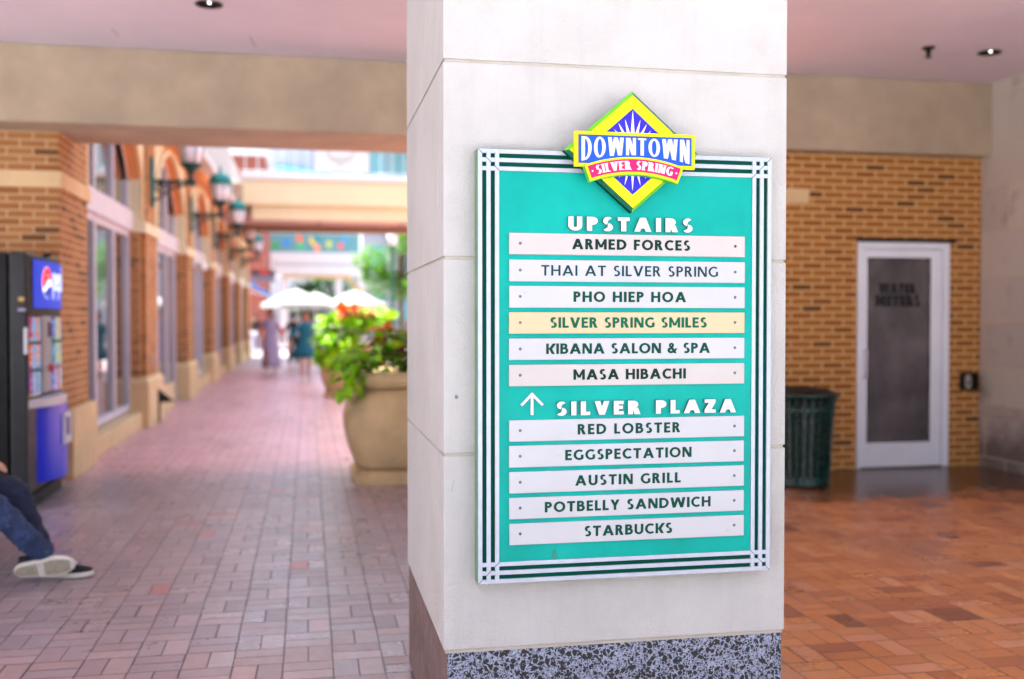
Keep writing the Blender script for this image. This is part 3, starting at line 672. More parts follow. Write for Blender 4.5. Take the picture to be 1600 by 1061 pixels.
# ------------------------------------------------------------------ right wall with the door
def right_wall():
    y = 9.08
    t = thing('brick_wall', (5.3, y, 0), 'ochre brick wall holding the white door beside the alley', 'wall')
    m = MB(); m.box(4.0, 5.172, y, y + .3, 0, 3.3); m.box(6.154, 6.498, y, y + .3, 0, 3.3); m.box(5.172, 6.154, y, y + .3, 2.187, 3.3)
    m.build('brickwork', M['brick'], t)
    MB().box(4.3, 4.668, y - .014, y + .02, 2.539, 2.678).build('stone_insert', M['buff'], t, bevel=.004)
    d = MB(); d.box(5.175, 5.215, y - .02, y + .06, 0.004, 2.184); d.box(6.078, 6.15, y - .02, y + .06, .004, 2.184); d.box(5.215, 6.078, y - .02, y + .06, 2.12, 2.184)
    do = d.build('door_frame', M['door'], t, bevel=.004)
    p = MB(); p.box(5.22, 5.279, y - .008, y + .04, .012, 2.114); p.box(5.953, 6.070, y - .008, y + .04, .012, 2.114); p.box(5.279, 5.953, y - .008, y + .04, .012, .249); p.box(5.279, 5.953, y - .008, y + .04, 2.036, 2.114)
    dr = p.build('door', M['door'], t, bevel=.004)
    MB().box(5.277, 5.955, y + .012, y + .02, .247, 2.038).build('door_glass', M['dglass'], dr)
    g2 = MB(); g2.box(5.279, 5.287, y - .004, y + .012, .249, 2.036); g2.box(5.945, 5.953, y - .004, y + .012, .249, 2.036); g2.box(5.287, 5.945, y - .004, y + .012, .249, .257); g2.box(5.287, 5.945, y - .004, y + .012, 2.028, 2.036)
    g2.build('glazing_bead', M['dgrn'], dr)
    h = MB(); h.tube([(5.246, y - .008, .88), (5.246, y - .055, .88), (5.246, y - .055, 1.14), (5.246, y - .008, 1.14)], .011); h.build('door_handle', M['alum'], dr, smooth=True)
    l = MB(); lettering(l, 'WATER', 5.41, 5.80, 1.69, .10, y + .0115, .002, .42, .36, narrow=1.1); lettering(l, 'METERS', 5.37, 5.85, 1.565, .112, y + .0115, .002, .44, .38, narrow=1.1)
    l.build('lettering', M['ink'], dr)
    c = MB(); c.box(5.17, 6.2, y - .05, y - .0005, 2.187, 2.215); c.build('drip_cap', M['black'], t)
    # what stands behind the smoked glass
    rm = MB(); a0, a1, b0, b1, c0, c1 = 4.6, 6.6, y + .301, y + 1.9, .004, 2.9
    rm.add([(a0, b0, c0), (a1, b0, c0), (a1, b1, c0), (a0, b1, c0), (a0, b0, c1), (a1, b0, c1), (a1, b1, c1), (a0, b1, c1)], [(0, 1, 2, 3), (7, 6, 5, 4), (2, 3, 7, 6), (3, 0, 4, 7), (1, 2, 6, 5)]); rm.build('store_room', mat('store_room_wall', S(176, 168, 170), .9), t)
    b_ = tag(MB().lathe([(.13, .30), (.15, .52), (.155, .54)], 5.47, y + .20, 20).build('bucket', M['white'], smooth=True), 'pale bucket seen blurred through the smoked door glass', 'bucket'); b_['kind'] = 'thing'
    b_ = tag(MB().lathe([(.075, .26), (.075, .80), (.05, .82)], 5.78, y + .16, 20).build('cardboard_tube', mat('cardboard', S(206, 158, 132), .9), smooth=True), 'upright tan tube seen blurred through the smoked door glass', 'tube')
    tag(MB().box(5.2, 6.1, y + .12, y + .36, .005, .25).build('crate', M['bench'], bevel=.01), 'low wooden crate standing behind the smoked door glass', 'crate')
    r = tag(MB().box(6.275, 6.453, y - .06, y - .0005, .745, .921).build('card_reader', M['blackp'], bevel=.012), 'black entry box with a silver keypad on the bricks right of the door', 'card reader')
    MB().py([(6.290 + .037 + .034 * math.cos(a), .832 + (.04 if math.sin(a) > 0 else -.04) + .03 * math.sin(a)) for a in [2 * math.pi * i / 20 for i in range(20)]], y - .059, y - .066).build('keypad', M['chrome'], r)
    MB().box(6.322, 6.345, y - .069, y - .065, .80, .835).build('slot', M['ink'], r)
right_wall()
t = thing('block_wall', (6.6, 6, 0), 'grey concrete block wall with a projecting band at the right', 'wall')
MB().box(6.5, 6.85, 4.6, 9.38, 0, CZ - .003).build('blockwork', M['block'], t)
MB().box(6.482, 6.51, 4.6, 9.075, .51, .606).build('ledge_band', mat('grey_cast_stone', S(172, 158, 148), .85, var=.1, bump=.003, dirt=(S(96, 88, 84), .62)), t, bevel=.006)

def trash_can():
    cx, cy = 4.205, 8.32
    t = thing('trash_can', (cx, cy, 0), 'round dark green slatted metal trash can against the ochre brick wall', 'trash can')
    MB().lathe([(.235, .05), (.245, .4), (.262, .77)], cx, cy, 32).build('liner', M['hole'], t, smooth=True)
    def rr(z): return .268 + .032 * ((z - .02) / .78)
    for k in range(28):
        a = 2 * math.pi * (k + .5) / 28; m = MB()
        ca, sa = math.cos(a), math.sin(a)
        pr = [(.0, .02), (.0, .3), (.006, .62), (.016, .74), (.034, .79)]
        for i in range(len(pr) - 1):
            pass
        w = .019; vs = []; fs = []
        for (o, z) in pr:
            for (s_, q) in ((-w, 0), (w, 0), (w, .008), (-w, .008)):
                rad = rr(z) + o - .02 + q; vs.append((cx + ca * rad - sa * s_, cy + sa * rad + ca * s_, z))
        for i in range(len(pr) - 1):
            for j in range(4): fs.append((i * 4 + j, i * 4 + (j + 1) % 4, i * 4 + 4 + (j + 1) % 4, i * 4 + 4 + j))
        fs += [(3, 2, 1, 0), tuple(len(pr) * 4 - 4 + j for j in range(4))]
        m.add(vs, fs).build('slat', M['dgrn'], t)
    b = MB()
    for z0, z1, o in ((.03, .10, .006), (.66, .70, .012)):
        b.lathe([(rr(z0) - .018 + o, z0), (rr(z1) - .018 + o, z1), (rr(z1) - .026 + o, z1), (rr(z0) - .026 + o, z0)], cx, cy, 40, cap=False)
    b.build('hoop', M['dgrn'], t, smooth=True)
    MB().lathe([(.30, .77), (.345, .785), (.35, .80), (.335, .808), (.25, .795), (.25, .775)], cx, cy, 40, cap=False).build('rim', M['dgrn'], t, smooth=True)
    MB().lathe([(.30, .80), (.24, .835), (.16, .85), (.155, .83)], cx, cy, 40, cap=False).build('lid', M['black'], t, smooth=True)
    f = MB()
    for k in range(4):
        a = R(20 + 90 * k); f.lathe([(.035, 0), (.03, .03), (.02, .05)], cx + .25 * math.cos(a), cy + .25 * math.sin(a), 12)
    f.build('foot', M['blackp'], t)
trash_can()

# ------------------------------------------------------------------ brick arcade on the left of the alley
def arcade():
    t = thing('brick_building', (-2.2, 20, 0), 'tawny brick arcade with cream arches and big windows along the alley', 'building')
    XF, XW, XG = -2.12, -2.16, -2.30
    piers = [(9.62 + 4.84 * k, 9.62 + 4.84 * k + (1.18 if k else 1.16)) for k in range(7)]
    END = piers[-1][1]
    for k, (a, b) in enumerate(piers):
        m = MB()
        if k == 0:
            m.box(-9, XF, a, a + .35, 0, 3.9); m.box(XF - .5, XF, a + .35, b, 0, 2.585); m.box(XF - .5, XF, a + .352, b, 2.735, 4.25)
        else:
            m.box(XF - .06 - .4, XF - .06, a - .10, b + .10, 0, 2.585)
            m.box(XF - .05, XF, a + .06, b - .06, .5, 2.585)
            m.box(XF - .4, XF, a + .2, b - .2, 2.735, 4.25)
        m.build('brick_pier', M['brick'] if k == 0 else M['brick2'], t) if k else m.build('brick_pier', M['brick2'], t)
        c = MB()
        if k == 0:
            c.px([(a + .22, 0), (b + .16, 0), (b + .16, .58), (b + .12, .635), (a + .22, .635)], XF - .3, XF + .055)
        else:
            y0, y1 = a - .135, b + .14
            c.prism([(y0, 0), (y1, 0), (y1, .6), (y0, .6)], lambda p, q: (XF - .25, p, q), lambda p, q: (XF + .06, p, q))
            c.add([(XF - .25, y0, .6), (XF + .06, y0, .6), (XF + .06, y1, .6), (XF - .25, y1, .6), (XF - .25, y0 + .03, .66), (XF + .02, y0 + .05, .66), (XF + .02, y1 - .05, .66), (XF - .25, y1 - .03, .66)], [(4, 5, 6, 7), (0, 1, 5, 4), (1, 2, 6, 5), (2, 3, 7, 6), (3, 0, 4, 7)])
        c.build('plinth', M['buff'], t, bevel=.008)
        s = MB()
        if k == 0: s.box(-9, XF + .025, a - .025, b + .06, 2.587, 2.733)
        else: s.box(XF - .3, XF + .03, a - .12, b + .14, 2.587, 2.733)
        s.build('stone_band', M['buff'] if k == 0 else M['cream'], t, bevel=.006)
    for k in range(6):
        ya, yb = piers[k][1] + .1, piers[k + 1][0] - .1
        ym = (ya + yb) / 2; hw = (yb - ya) / 2 - .02; zs, ri = 3.28, .78
        rad = (hw * hw + ri * ri) / (2 * ri); zc = zs + ri - rad
        def crv(y, off=0): return zc + math.sqrt(max(0, (rad + off) ** 2 - (y - ym) ** 2))
        n = 22; ys = [ym - hw + 2 * hw * i / n for i in range(n + 1)]
        w = MB(); ta, tb = piers[k][1] - .22, piers[k + 1][0] + .22
        w.box(XW - .2, XW, ta, ym - hw, 2.735, 4.25); w.box(XW - .2, XW, ym + hw, tb, 2.735, 4.25)
        for i in range(n):
            y0, y1 = ys[i], ys[i + 1]
            w.add([(XW, y0, crv(y0)), (XW, y1, crv(y1)), (XW, y1, 4.25), (XW, y0, 4.25)], [(0, 1, 2, 3)])
        w.build('spandrel_wall', M['cream'], t)
        a_ = MB()
        for i in range(n):
            y0, y1 = ys[i], ys[i + 1]
            a_.add([(XW - .002, y0, crv(y0)), (XW - .002, y1, crv(y1)), (XG - .02, y1, crv(y1)), (XG - .02, y0, crv(y0))], [(3, 2, 1, 0)])
        a_.build('arch_soffit', M['arch'], t)
        o_ = MB()
        for i in range(n):
            y0, y1 = ys[i], ys[i + 1]
            e0 = zc + (crv(y0) - zc) * (1 + .11 / rad); e1 = zc + (crv(y1) - zc) * (1 + .11 / rad)
            q = [(y0, crv(y0) + .002), (y1, crv(y1) + .002), (ym + (y1 - ym) * (1 + .11 / rad), e1), (ym + (y0 - ym) * (1 + .11 / rad), e0)]
            vs = [(XW + .001, *p) for p in q] + [(XW + .035, *p) for p in q]
            o_.add(vs, [(4, 5, 6, 7), (2, 3, 7, 6), (1, 0, 4, 5)])
        for s in (-1, 1):
            yy = ym + s * hw; o_.box(XW + .001, XW + .035, min(yy, yy + s * .11), max(yy, yy + s * .11), 2.735, zs)
        o_.build('archivolt', M['buff'] if k == 0 else M['cream'], t)
        # window: frame, transom panel, glass
        wf = MB(); fx0, fx1 = XG - .06, XG
        door = (k % 3 == 1)
        sill_end = ym + .25 if door else yb + .06
        zb0 = .235
        bars = [ya, ya + (yb - ya) * .34, ya + (yb - ya) * .67, yb - .07]
        for i, y0 in enumerate(bars):
            z0 = .02 if (door and y0 > sill_end - .1) else zb0
            wf.box(fx0, fx1, y0, y0 + (.09 if 0 < i < 3 else .07), z0, 2.60)
        for i, y0 in enumerate(bars[1:3]): wf.box(fx0, fx1, y0, y0 + .09, 2.86, crv(y0 + .045) - .02)
        for i in range(3):
            a1 = bars[i] + (.09 if i else .07); b1 = bars[i + 1]
            z0 = .02 if (door and a1 > sill_end - .12) else zb0
            wf.box(fx0, fx1 - .004, a1, b1, z0, z0 + .09); wf.box(fx0, fx1 - .004, a1, b1, 2.52, 2.60)
        for i in range(n):
            y0, y1 = ys[i], ys[i + 1]; q = [(y0, crv(y0) - .10), (y1, crv(y1) - .10), (y1, crv(y1) - .002), (y0, crv(y0) - .002)]
            wf.add([(fx1 - .002, *p) for p in q], [(0, 1, 2, 3)])
        wf.box(fx0, fx1 - .003, ya, ya + .07, 2.86, zs); wf.box(fx0, fx1 - .003, yb - .07, yb, 2.86, zs)
        wo = wf.build('window', M['alum'], t)
        MB().box(XG - .06, XG + .05, ya - .02, yb + .02, 2.602, 2.858).build('transom_panel', M['alum'], wo, bevel=.006)
        gl = MB(); gx = XG - .045
        gl.add([(gx, ya, .02), (gx, yb, .02), (gx, yb, 2.6), (gx, ya, 2.6)], [(0, 1, 2, 3)])
        for i in range(n):
            y0, y1 = ys[i], ys[i + 1]; gl.add([(gx, y0, 2.86), (gx, y1, 2.86), (gx, y1, crv(y1)), (gx, y0, crv(y0))], [(0, 1, 2, 3)])
        gl.build('pane', M['glass'], wo)
        if not door: MB().box(XG - .1, XF - .03, piers[k][1] + .12, piers[k + 1][0] - .1, 0, .21).build('low_sill', M['buff'], t, bevel=.01)
        else: MB().box(XG - .1, XF - .03, piers[k][1] + .12, sill_end, 0, .40).build('low_sill', M['buff'], t, bevel=.01)
    # body of the building behind, cornice and pale upper storey
    MB().box(-9, XG - .4, 9.99, END, 0, 4.2).build('rear_wall', M['hole'], t)
    MB().box(-9, XW - .21, 9.97, END, 4.24, 5.6).build('upper_wall', M['wallw'], t)
    c = MB(); c.px([(10.6, 4.26), (END, 4.26), (END, 4.40), (10.6, 4.40)], XW - .2, -1.74); c.build('cornice', M['white'], t, bevel=.01)
    c = MB(); c.px([(10.6, 4.12), (END, 4.12), (END, 4.257), (10.6, 4.257)], XW - .2, -1.93); c.build('cornice_moulding', M['arch'], t, bevel=.01)
    uw = MB()
    for k in range(6):
        yy = 12.9 + 4.84 * k; uw.box(XW - .22, XW - .195, yy - .8, yy + .8, 4.7, 5.4)
    uw.build('upper_window', M['glass'], t)
    rl = MB()
    for i in range(150):
        yy = 10.8 + i * .16
        if yy < END: rl.box(-1.84, -1.815, yy, yy + .025, 4.40, 5.35)
    rl.box(-1.85, -1.805, 10.7, END, 5.35, 5.40); rl.build('balcony_railing', M['railw'], t)
arcade()

# ------------------------------------------------------------------ wall lanterns
def wall_lamp():
    x, y, z = -2.12, 0, 0      # z=0 is the bracket arm height
    t = thing('wall_lamp', (x, y, z), '', 'wall lamp', 'green wall lanterns along the brick arcade')
    MB().px([(-.05, -.34), (.05, -.34), (.085, -.2), (.085, .22), (.05, .31), (0, .36), (-.05, .31), (-.085, .22), (-.085, -.2)], x + .001, x + .04).build('wall_plate', M['lampg'], t, bevel=.006)
    b = MB(); b.tube([(x + .03, 0, .03), (x + .62, 0, .03)], .016)
    b.tube([(x + .03, 0, -.26), (x + .12, 0, -.2), (x + .26, 0, -.1), (x + .42, 0, -.04), (x + .58, 0, .01)], .014)
    def curl(cx, cz, r, a0, turns, sgn=1):
        pts = []
        for i in range(26):
            f = i / 25; a = a0 + sgn * turns * 2 * math.pi * f; rr = r * (1 - .8 * f); pts.append((cx + rr * math.cos(a), 0, cz + rr * math.sin(a)))
        return pts
    for cx, cz, r, a0, tn, sg in ((x + .11, -.08, .085, 2.6, 1.4, -1), (x + .25, -.035, .06, 0, 1.4, 1), (x + .36, -.012, .045, 3, 1.3, -1), (x + .46, -.005, .04, 0, 1.3, 1), (x + .13, -.02, .045, 0, 1.2, 1), (x + .56, -.02, .03, 2, 1.2, -1)):
        b.tube(curl(cx, cz, r, a0, tn, sg), .013, 6)
    b.build('scroll_bracket', M['lampd'], t, smooth=True)
    lx = x + .535
    MB().lathe([(.02, .0), (.055, .03), (.035, .06), (.03, .12), (.06, .17), (.13, .23), (.155, .255), (.15, .265)], lx, 0, 20).build('lantern_base', M['lampd'], t, smooth=True)
    g_ = MB().lathe([(.125, .265), (.175, .58)], lx, 0, 20).build('lantern_glass', M['lglass'], t, smooth=True)
    rb = MB()
    for k in range(6):
        a = 2 * math.pi * k / 6; rb.tube([(lx + .13 * math.cos(a), .13 * math.sin(a), .262), (lx + .182 * math.cos(a), .182 * math.sin(a), .585)], .010, 6)
    rb.build('rib', M['lampg'], t)
    MB().lathe([(.205, .575), (.215, .60), (.20, .66), (.16, .73), (.09, .78), (.04, .795), (.025, .82), (.035, .84), (.02, .87), (.006, .93)], lx, 0, 24).build('cap', M['lampg'], t, smooth=True)
    return t
lamp0 = wall_lamp()
LL = ['nearest green wall lantern, its top hidden by the stucco beam', 'green wall lantern on the second arcade pier behind the cut-off one', 'third green wall lantern, just left of the foot bridge end', 'fourth green wall lantern, in the shade under the foot bridge', 'farthest green wall lantern, seen beyond the foot bridge']
for i, (yy, zz) in enumerate([(15.0, 3.33), (19.9, 3.36), (24.75, 3.38), (29.6, 3.36), (34.4, 3.36)]):
    o = lamp0 if i == 0 else copy_tree(lamp0)
    o.location = (-2.115, yy, zz); o['label'] = LL[i]

# flood light and hose bracket on the piers
t = thing('floodlight', (-2.12, 20.35, 2.45), 'twin white floodlight on the brick pier below the second lantern', 'floodlight')
MB().lathe([(.06, 2.46), (.06, 2.50)], -2.10, 20.35, 12).build('mount', M['white'], t)
for s in (-1, 1):
    m = MB().lathe([(.045, 0), (.075, .10), (.08, .15), (.07, .155)], 0, 0, 16); m.xform(Matrix.Translation((-2.03, 20.35 + s * .13, 2.44)) @ Matrix.Rotation(R(90), 4, 'Y') @ Matrix.Rotation(R(-30 * s), 4, 'X')); m.build('lamp_head', M['white'], t, smooth=True)
t = thing('wall_bracket', (-2.06, 15.3, .35), 'small black triangular bracket on the stone plinth below the first lantern', 'bracket')
MB().add([(-2.058, 15.12, .47), (-2.058, 15.5, .27), (-1.86, 15.3, .27), (-2.058, 15.12, .27)], [(0, 1, 2), (0, 2, 3), (1, 3, 2), (0, 3, 1)]).build('shield', M['blackp'], t)
MB().tube([(-2.045, 15.14, .28), (-2.045, 15.14, .0)], .013).build('pipe', M['black'], t)
t = tag(MB().box(-2.12, -2.105, 14.95, 15.03, .80, .95).build('outlet_box', M['grey'], bevel=.004), 'small grey outlet box on the brick pier above the plinth', 'outlet box')

# ------------------------------------------------------------------ vending machine
def vending():
    X = -2.05; Y0, Y1 = 8.35, 9.42; ZT = 1.95
    t = thing('vending_machine', (-2.5, (Y0 + Y1) / 2, 0), 'black drinks vending machine with glowing blue front beside the brick corner', 'vending machine')
    MB().box(-2.95, -2.215, Y0 + .01, Y1 - .01, .06, ZT).build('cabinet', M['black'], t, bevel=.012)
    d = MB().box(-2.20, X - .03, Y0, Y1, .10, ZT + .003).build('front_door', M['char'], t, bevel=.015)
    MB().box(-2.93, X - .02, Y0 + .03, Y1 - .03, .0, .098).build('kick_base', M['blackp'], t)
    MB().tube([(-2.08, 9.0, ZT), (-2.08, 9.0, ZT + .03)], .03, 10).build('top_latch', M['blackp'], t)
    def bow(mb, ya, yb, za, zb, x0, sag, n=10, mi=0):     # a panel bowed out towards the alley
        P = []
        for i in range(n + 1):
            u = i / n; P.append((x0 + sag * (1 - (2 * u - 1) ** 2), ya + (yb - ya) * u))
        for i in range(n):
            (xa, y0), (xb, y1) = P[i], P[i + 1]
            mb.add([(xa, y0, za), (xb, y1, za), (xb, y1, zb), (xa, y0, zb)], [(0, 1, 2, 3)], mi)
            mb.add([(xa, y0, zb), (xb, y1, zb), (x0 - .03, y1, zb), (x0 - .03, y0, zb)], [(0, 1, 2, 3)], mi); mb.add([(xa, y0, za), (xb, y1, za), (x0 - .03, y1, za), (x0 - .03, y0, za)], [(3, 2, 1, 0)], mi)
        return mb
    bow(MB(), Y0 + .005, Y1 - .005, 1.47, 1.93, X - .03, .03).build('header_surround', M['blackp'], t, smooth=False)
    hb = bow(MB(), Y0 + .13, Y1 - .02, 1.53, 1.905, X - .012, .028).build('header_sign', glow_mat('blue_backlit_sign', (.001, .05, .9, 1), .12, (.001, .035, .45, 1)), t)
    # round tri-colour mark and lower-case word, on the header
    cy, cz, r = 8.80, 1.735, .125
    def hx(a, b, d=0): 
        u = (a - Y0 - .13) / (Y1 - Y0 - .15); return (X - .012 + .028 * (1 - (2 * u - 1) ** 2) + .002 + d, a, b)
    def disc(pts, d, name, m):
        mb = MB(); k = len(pts); mb.add([hx(*p, d) for p in pts], [tuple(range(k))]); mb.build(name, m, hb)
    circ = [(cy + r * math.cos(2 * math.pi * i / 36), cz + r * math.sin(2 * math.pi * i / 36)) for i in range(36)]
    disc(circ, 0, 'emblem_disc', glow_mat('white_backlit', (1, 1, 1, 1), .35, S(240, 240, 244)))
    top = [(cy + r * .97 * math.cos(R(a)), cz + r * .97 * math.sin(R(a))) for a in range(8, 205, 8)] + [(cy - .05, cz - .035), (cy + .0, cz + .012), (cy + .06, cz + .03)]
    disc(top, .001, 'emblem_red', glow_mat('red_backlit', (.85, .01, .02, 1), .35, S(226, 20, 30)))
    low = [(cy + r * .97 * math.cos(R(a)), cz + r * .97 * math.sin(R(a))) for a in range(222, 345, 8)] + [(cy + .04, cz - .02), (cy - .01, cz - .05)]
    disc(low, .001, 'emblem_blue', glow_mat('navy_backlit', (.005, .03, .35, 1), .3, S(0, 40, 140)))
    wd = MB()
    def pg(poly): wd.add([hx(*p, .002) for p in poly], [tuple(range(len(poly)))])
    def lc(ch, y0, z0, xh, tt):
        if ch == 'p':
            els = arc(.32, .5, .32, .5, 0, 360, tt, tt, 20) + rect(0, -.45, tt, 1)
        elif ch == 'e':
            els = arc(.34, .5, .34, .5, 0, 320, tt, tt, 20) + rect(.1, .42, .62, .42 + tt * .8)
        elif ch == 's':
            els = [('strip', [[(px * .9, py) for px, py in q] for q in glyph('S', tt)[1][0][1]]), ('strip', [[(px * .9, py) for px, py in q] for q in glyph('S', tt)[1][1][1]])]
        else: els = rect(0, 0, tt, 1) + rect(0, 1.2, tt, 1.2 + tt)
        for kd, e in els:
            for poly in (e if kd == 'strip' else [e]): pg([(y0 + a * xh, z0 + b * xh) for a, b in poly])
    y = 8.965
    for ch, w in (('p', .10), ('e', .10), ('p', .10), ('s', .085), ('i', .04)): lc(ch, y, 1.67, .15, .22); y += w * 1.05
    wd.build('lettering', glow_mat('pale_backlit_word', (.6, .7, 1, 1), .35, S(190, 196, 226)), hb)
    # drink selection panels
    MB().box(-2.085, X - .012, 8.60, 8.93, .84, 1.46).build('coin_column', M['grey'], t, bevel=.006) if False else None
    cc = MB().box(X - .03, X + .0, 8.72, 8.98, .86, 1.47).build('coin_panel', M['grey'], t, bevel=.006)
    MB().box(X, X + .006, 8.88, 8.95, 1.30, 1.42).build('bill_slot', M['blackp'], cc)
    MB().tube([(X, 8.93, 1.05), (X + .03, 8.93, 1.05)], .03, 14).build('coin_return', M['red'], cc)
    dn = N('backlit_drink_pictures'); P = dn.pos(); px_, py_, pz_ = dn.xyz(P)[:3]
    h1 = dn.white(dn.vec(dn.math('FLOOR', dn.math('MULTIPLY', py_, 9.0)), dn.math('FLOOR', dn.math('MULTIPLY', pz_, 4.6)), 2.0))
    bott = dn.math('SUBTRACT', .5, dn.math('ABSOLUTE', dn.math('SUBTRACT', dn.math('FRACT', dn.math('MULTIPLY', py_, 9.0)), .5)))
    colr = dn.ramp(h1, [(0, S(206, 40, 40)), (.2, S(226, 120, 40)), (.4, S(206, 206, 60)), (.6, S(60, 150, 90)), (.8, S(40, 90, 190)), (1, S(200, 60, 60))])
    zz = dn.noise(dn.vec(py_, py_, dn.math('MULTIPLY', pz_, 9.0)), 3, 3)
    cc2 = dn.mix(dn.maprange(dn.math('MULTIPLY', bott, dn.maprange(zz, .3, .6)), .14, .22), S(120, 170, 214), colr)
    dn.set(Base_Color=cc2, Roughness=.25, Emission_Color=cc2, Emission_Strength=.07, Specular_IOR_Level=.2)
    zz0 = [(.86, 1.04), (1.065, 1.25), (1.275, 1.46)]
    for ya, yb in ((8.37, 8.70), (9.02, 9.40)):
        for za, zb in zz0:
            pn = bow(MB(), ya, yb, za, zb, X - .02, .035, 8).build('drink_panel', dn.m, t)
    sh = MB(); sh.pz([(X - .04 + .155 * (1 - (2 * i / 14 - 1) ** 2), Y0 + .02 + (Y1 - Y0 - .03) * i / 14) for i in range(15)] + [(X - .06, Y1), (X - .06, Y0)], .76, .83); sh.build('shelf_lip', mat('pale_grey_moulding', S(206, 204, 214), .35), t, bevel=.012)
    bow(MB(), Y0 + .27, Y1 - .0, .16, .755, X - .03, .125, 28).build('lower_panel', plain('blue_panel', (.001, .03, .78, 1), .3), t)
    bay = MB(); ya, yb, za, zb, xx = 8.93, 9.18, .42, .68, X + .112
    bay.box(X - .02, xx, ya, ya + .045, za, zb); bay.box(X - .02, xx, yb - .045, yb, za, zb); bay.box(X - .02, xx, ya + .045, yb - .045, za, za + .07); bay.box(X - .02, xx, ya + .045, yb - .045, zb - .045, zb)
    bo = bay.build('dispenser_bay', M['alum'], t, bevel=.01)
    MB().box(X + .06, X + .092, ya + .045, yb - .045, za + .07, zb - .045).build('bay_opening', M['ink'], bo)
    st = MB(); st.box(-2.135, -2.095, Y0 - .002, Y0 + .001, 1.58, 1.61); st.build('sticker', M['ochre'], d)
    st = MB(); st.box(-2.14, -2.085, Y0 - .002, Y0 + .001, 1.505, 1.525); st.build('sticker', M['lav'], d)
    st = MB(); st.box(-2.10, -2.075, Y0 - .003, Y0 + .001, 1.18, 1.38) ; st.build('sticker', M['white'], d)
vending()

# ------------------------------------------------------------------ bodies
def skin_body(name, chains, material, parent=None, sub=2, root=0):
    """one continuous surface grown on a joint skeleton; chains: lists of (joint id, point, radius)"""
    ids = {}; pts = []; rad = []; ed = []
    for ch in chains:
        prev = None
        for (jid, p, r) in ch:
            if jid not in ids: ids[jid] = len(pts); pts.append(Vector(p)); rad.append(r)
            if prev is not None: ed.append((prev, ids[jid]))
            prev = ids[jid]
    o0 = wloc(parent) if parent is not None else Vector((0, 0, 0))
    me = bpy.data.meshes.new(name); me.from_pydata([tuple(p - o0) for p in pts], ed, []); me.update()
    ob = bpy.data.objects.new(name, me); COL.objects.link(ob); me.materials.append(material)
    if parent is not None: ob.parent = parent
    sk = ob.modifiers.new('skin', 'SKIN'); sk.use_smooth_shade = True; sk.branch_smoothing = .6
    for i, r in enumerate(rad):
        v = me.skin_vertices[0].data[i]; v.radius = (r, r) if not isinstance(r, tuple) else r; v.use_root = (i == root)
    if sub: s_ = ob.modifiers.new('round', 'SUBSURF'); s_.levels = sub; s_.render_levels = sub
    return ob
def creases(ob, size, amount):
    t = bpy.data.textures.new('cloth_creases', 'CLOUDS'); t.noise_scale = size; t.noise_depth = 3
    d = ob.modifiers.new('creases', 'DISPLACE'); d.texture = t; d.strength = amount; d.mid_level = .5; d.texture_coords = 'GLOBAL'
def head(mb_skin, parent, c, face, rz, hair, hair_mat, skin_mat):
    """head with nose, ears, eyes and a hair cap; faces +x rotated by rz"""
    m = MB(); m.ball((0, 0, 0), .1, 20, 14, (1.0, .78, 1.22))
    vs = []
    for (x, y, z) in m.v:
        if z < -.03: x *= 1 - .25 * (-.03 - z) / .09; y *= 1 - .4 * (-.03 - z) / .09
        if x > .05 and abs(y) < .02 and -.045 < z < .02: x += .022
        vs.append((x, y, z))
    m.v = vs
    for s in (-1, 1): m.ball((-.005, s * .079, -.005), .026, 8, 6, (.6, .35, 1.15))
    m.ball((.092, 0, -.062), .016, 8, 6, (.5, 1.5, .5))
    T = Matrix.Translation(c) @ Matrix.Rotation(rz, 4, 'Z'); m.xform(T)
    h = m.build('head', skin_mat, parent, smooth=True)
    e = MB()
    for s in (-1, 1): e.ball((.083, s * .033, .008), .011, 8, 6)
    e.xform(T).build('eye', M['ink'], h, smooth=True)
    hm = MB(); hm.ball((-.012, 0, .022), .112, 20, 14, (1.0, .84, 1.16))
    hm.v = [(x if not (x > .045 and z < .065) else .045, y, max(z, -.03 if x > -.02 else -.06)) for (x, y, z) in hm.v]
    if hair == 'long': hm.ball((-.07, 0, -.10), .075, 14, 10, (.7, 1.1, 1.8))
    if hair == 'bun': hm.ball((-.10, 0, .07), .045, 12, 8)
    hm.xform(T).build('hair', hair_mat, parent, smooth=True)
def hand(parent, wrist, d, up, material, curl=.5, scale=1.0, name='hand'):
    """palm with four separate bent fingers and a thumb that leaves the side of the palm"""
    d = Vector(d).normalized(); up = Vector(up); up = (up - d * up.dot(d)).normalized(); side = d.cross(up); w = Vector(wrist)
    P = lambda a, b, c: w + (d * a + side * b + up * c) * scale
    ch = [[('w', P(-.02, 0, 0), .024 * scale), ('p1', P(.03, 0, 0), (.034 * scale, .016 * scale)), ('p2', P(.075, 0, 0), (.036 * scale, .014 * scale))]]
    for k, (b, ln) in enumerate(((-.030, .068), (-.010, .078), (.011, .073), (.030, .058))):
        c1 = curl * .9; c2 = curl * 1.9
        a1 = .085; k1 = P(a1, b, 0); k2 = P(a1 + ln * .45 * math.cos(c1), b * 1.05, -ln * .45 * math.sin(c1)); k3 = P(a1 + ln * (.45 * math.cos(c1) + .5 * math.cos(c2)), b * 1.05, -ln * (.45 * math.sin(c1) + .5 * math.sin(c2)))
        ch.append([('p2', None, 0), ('f%da' % k, k1, .0095 * scale), ('f%db' % k, k2, .0088 * scale), ('f%dc' % k, k3, .0075 * scale)])
    ch.append([('p1', None, 0), ('t1', P(.045, -.042, -.008), .011 * scale), ('t2', P(.075, -.055, -.018), .0095 * scale), ('t3', P(.098, -.052, -.03), .008 * scale)])
    return skin_body(name, ch, material, parent, 1)
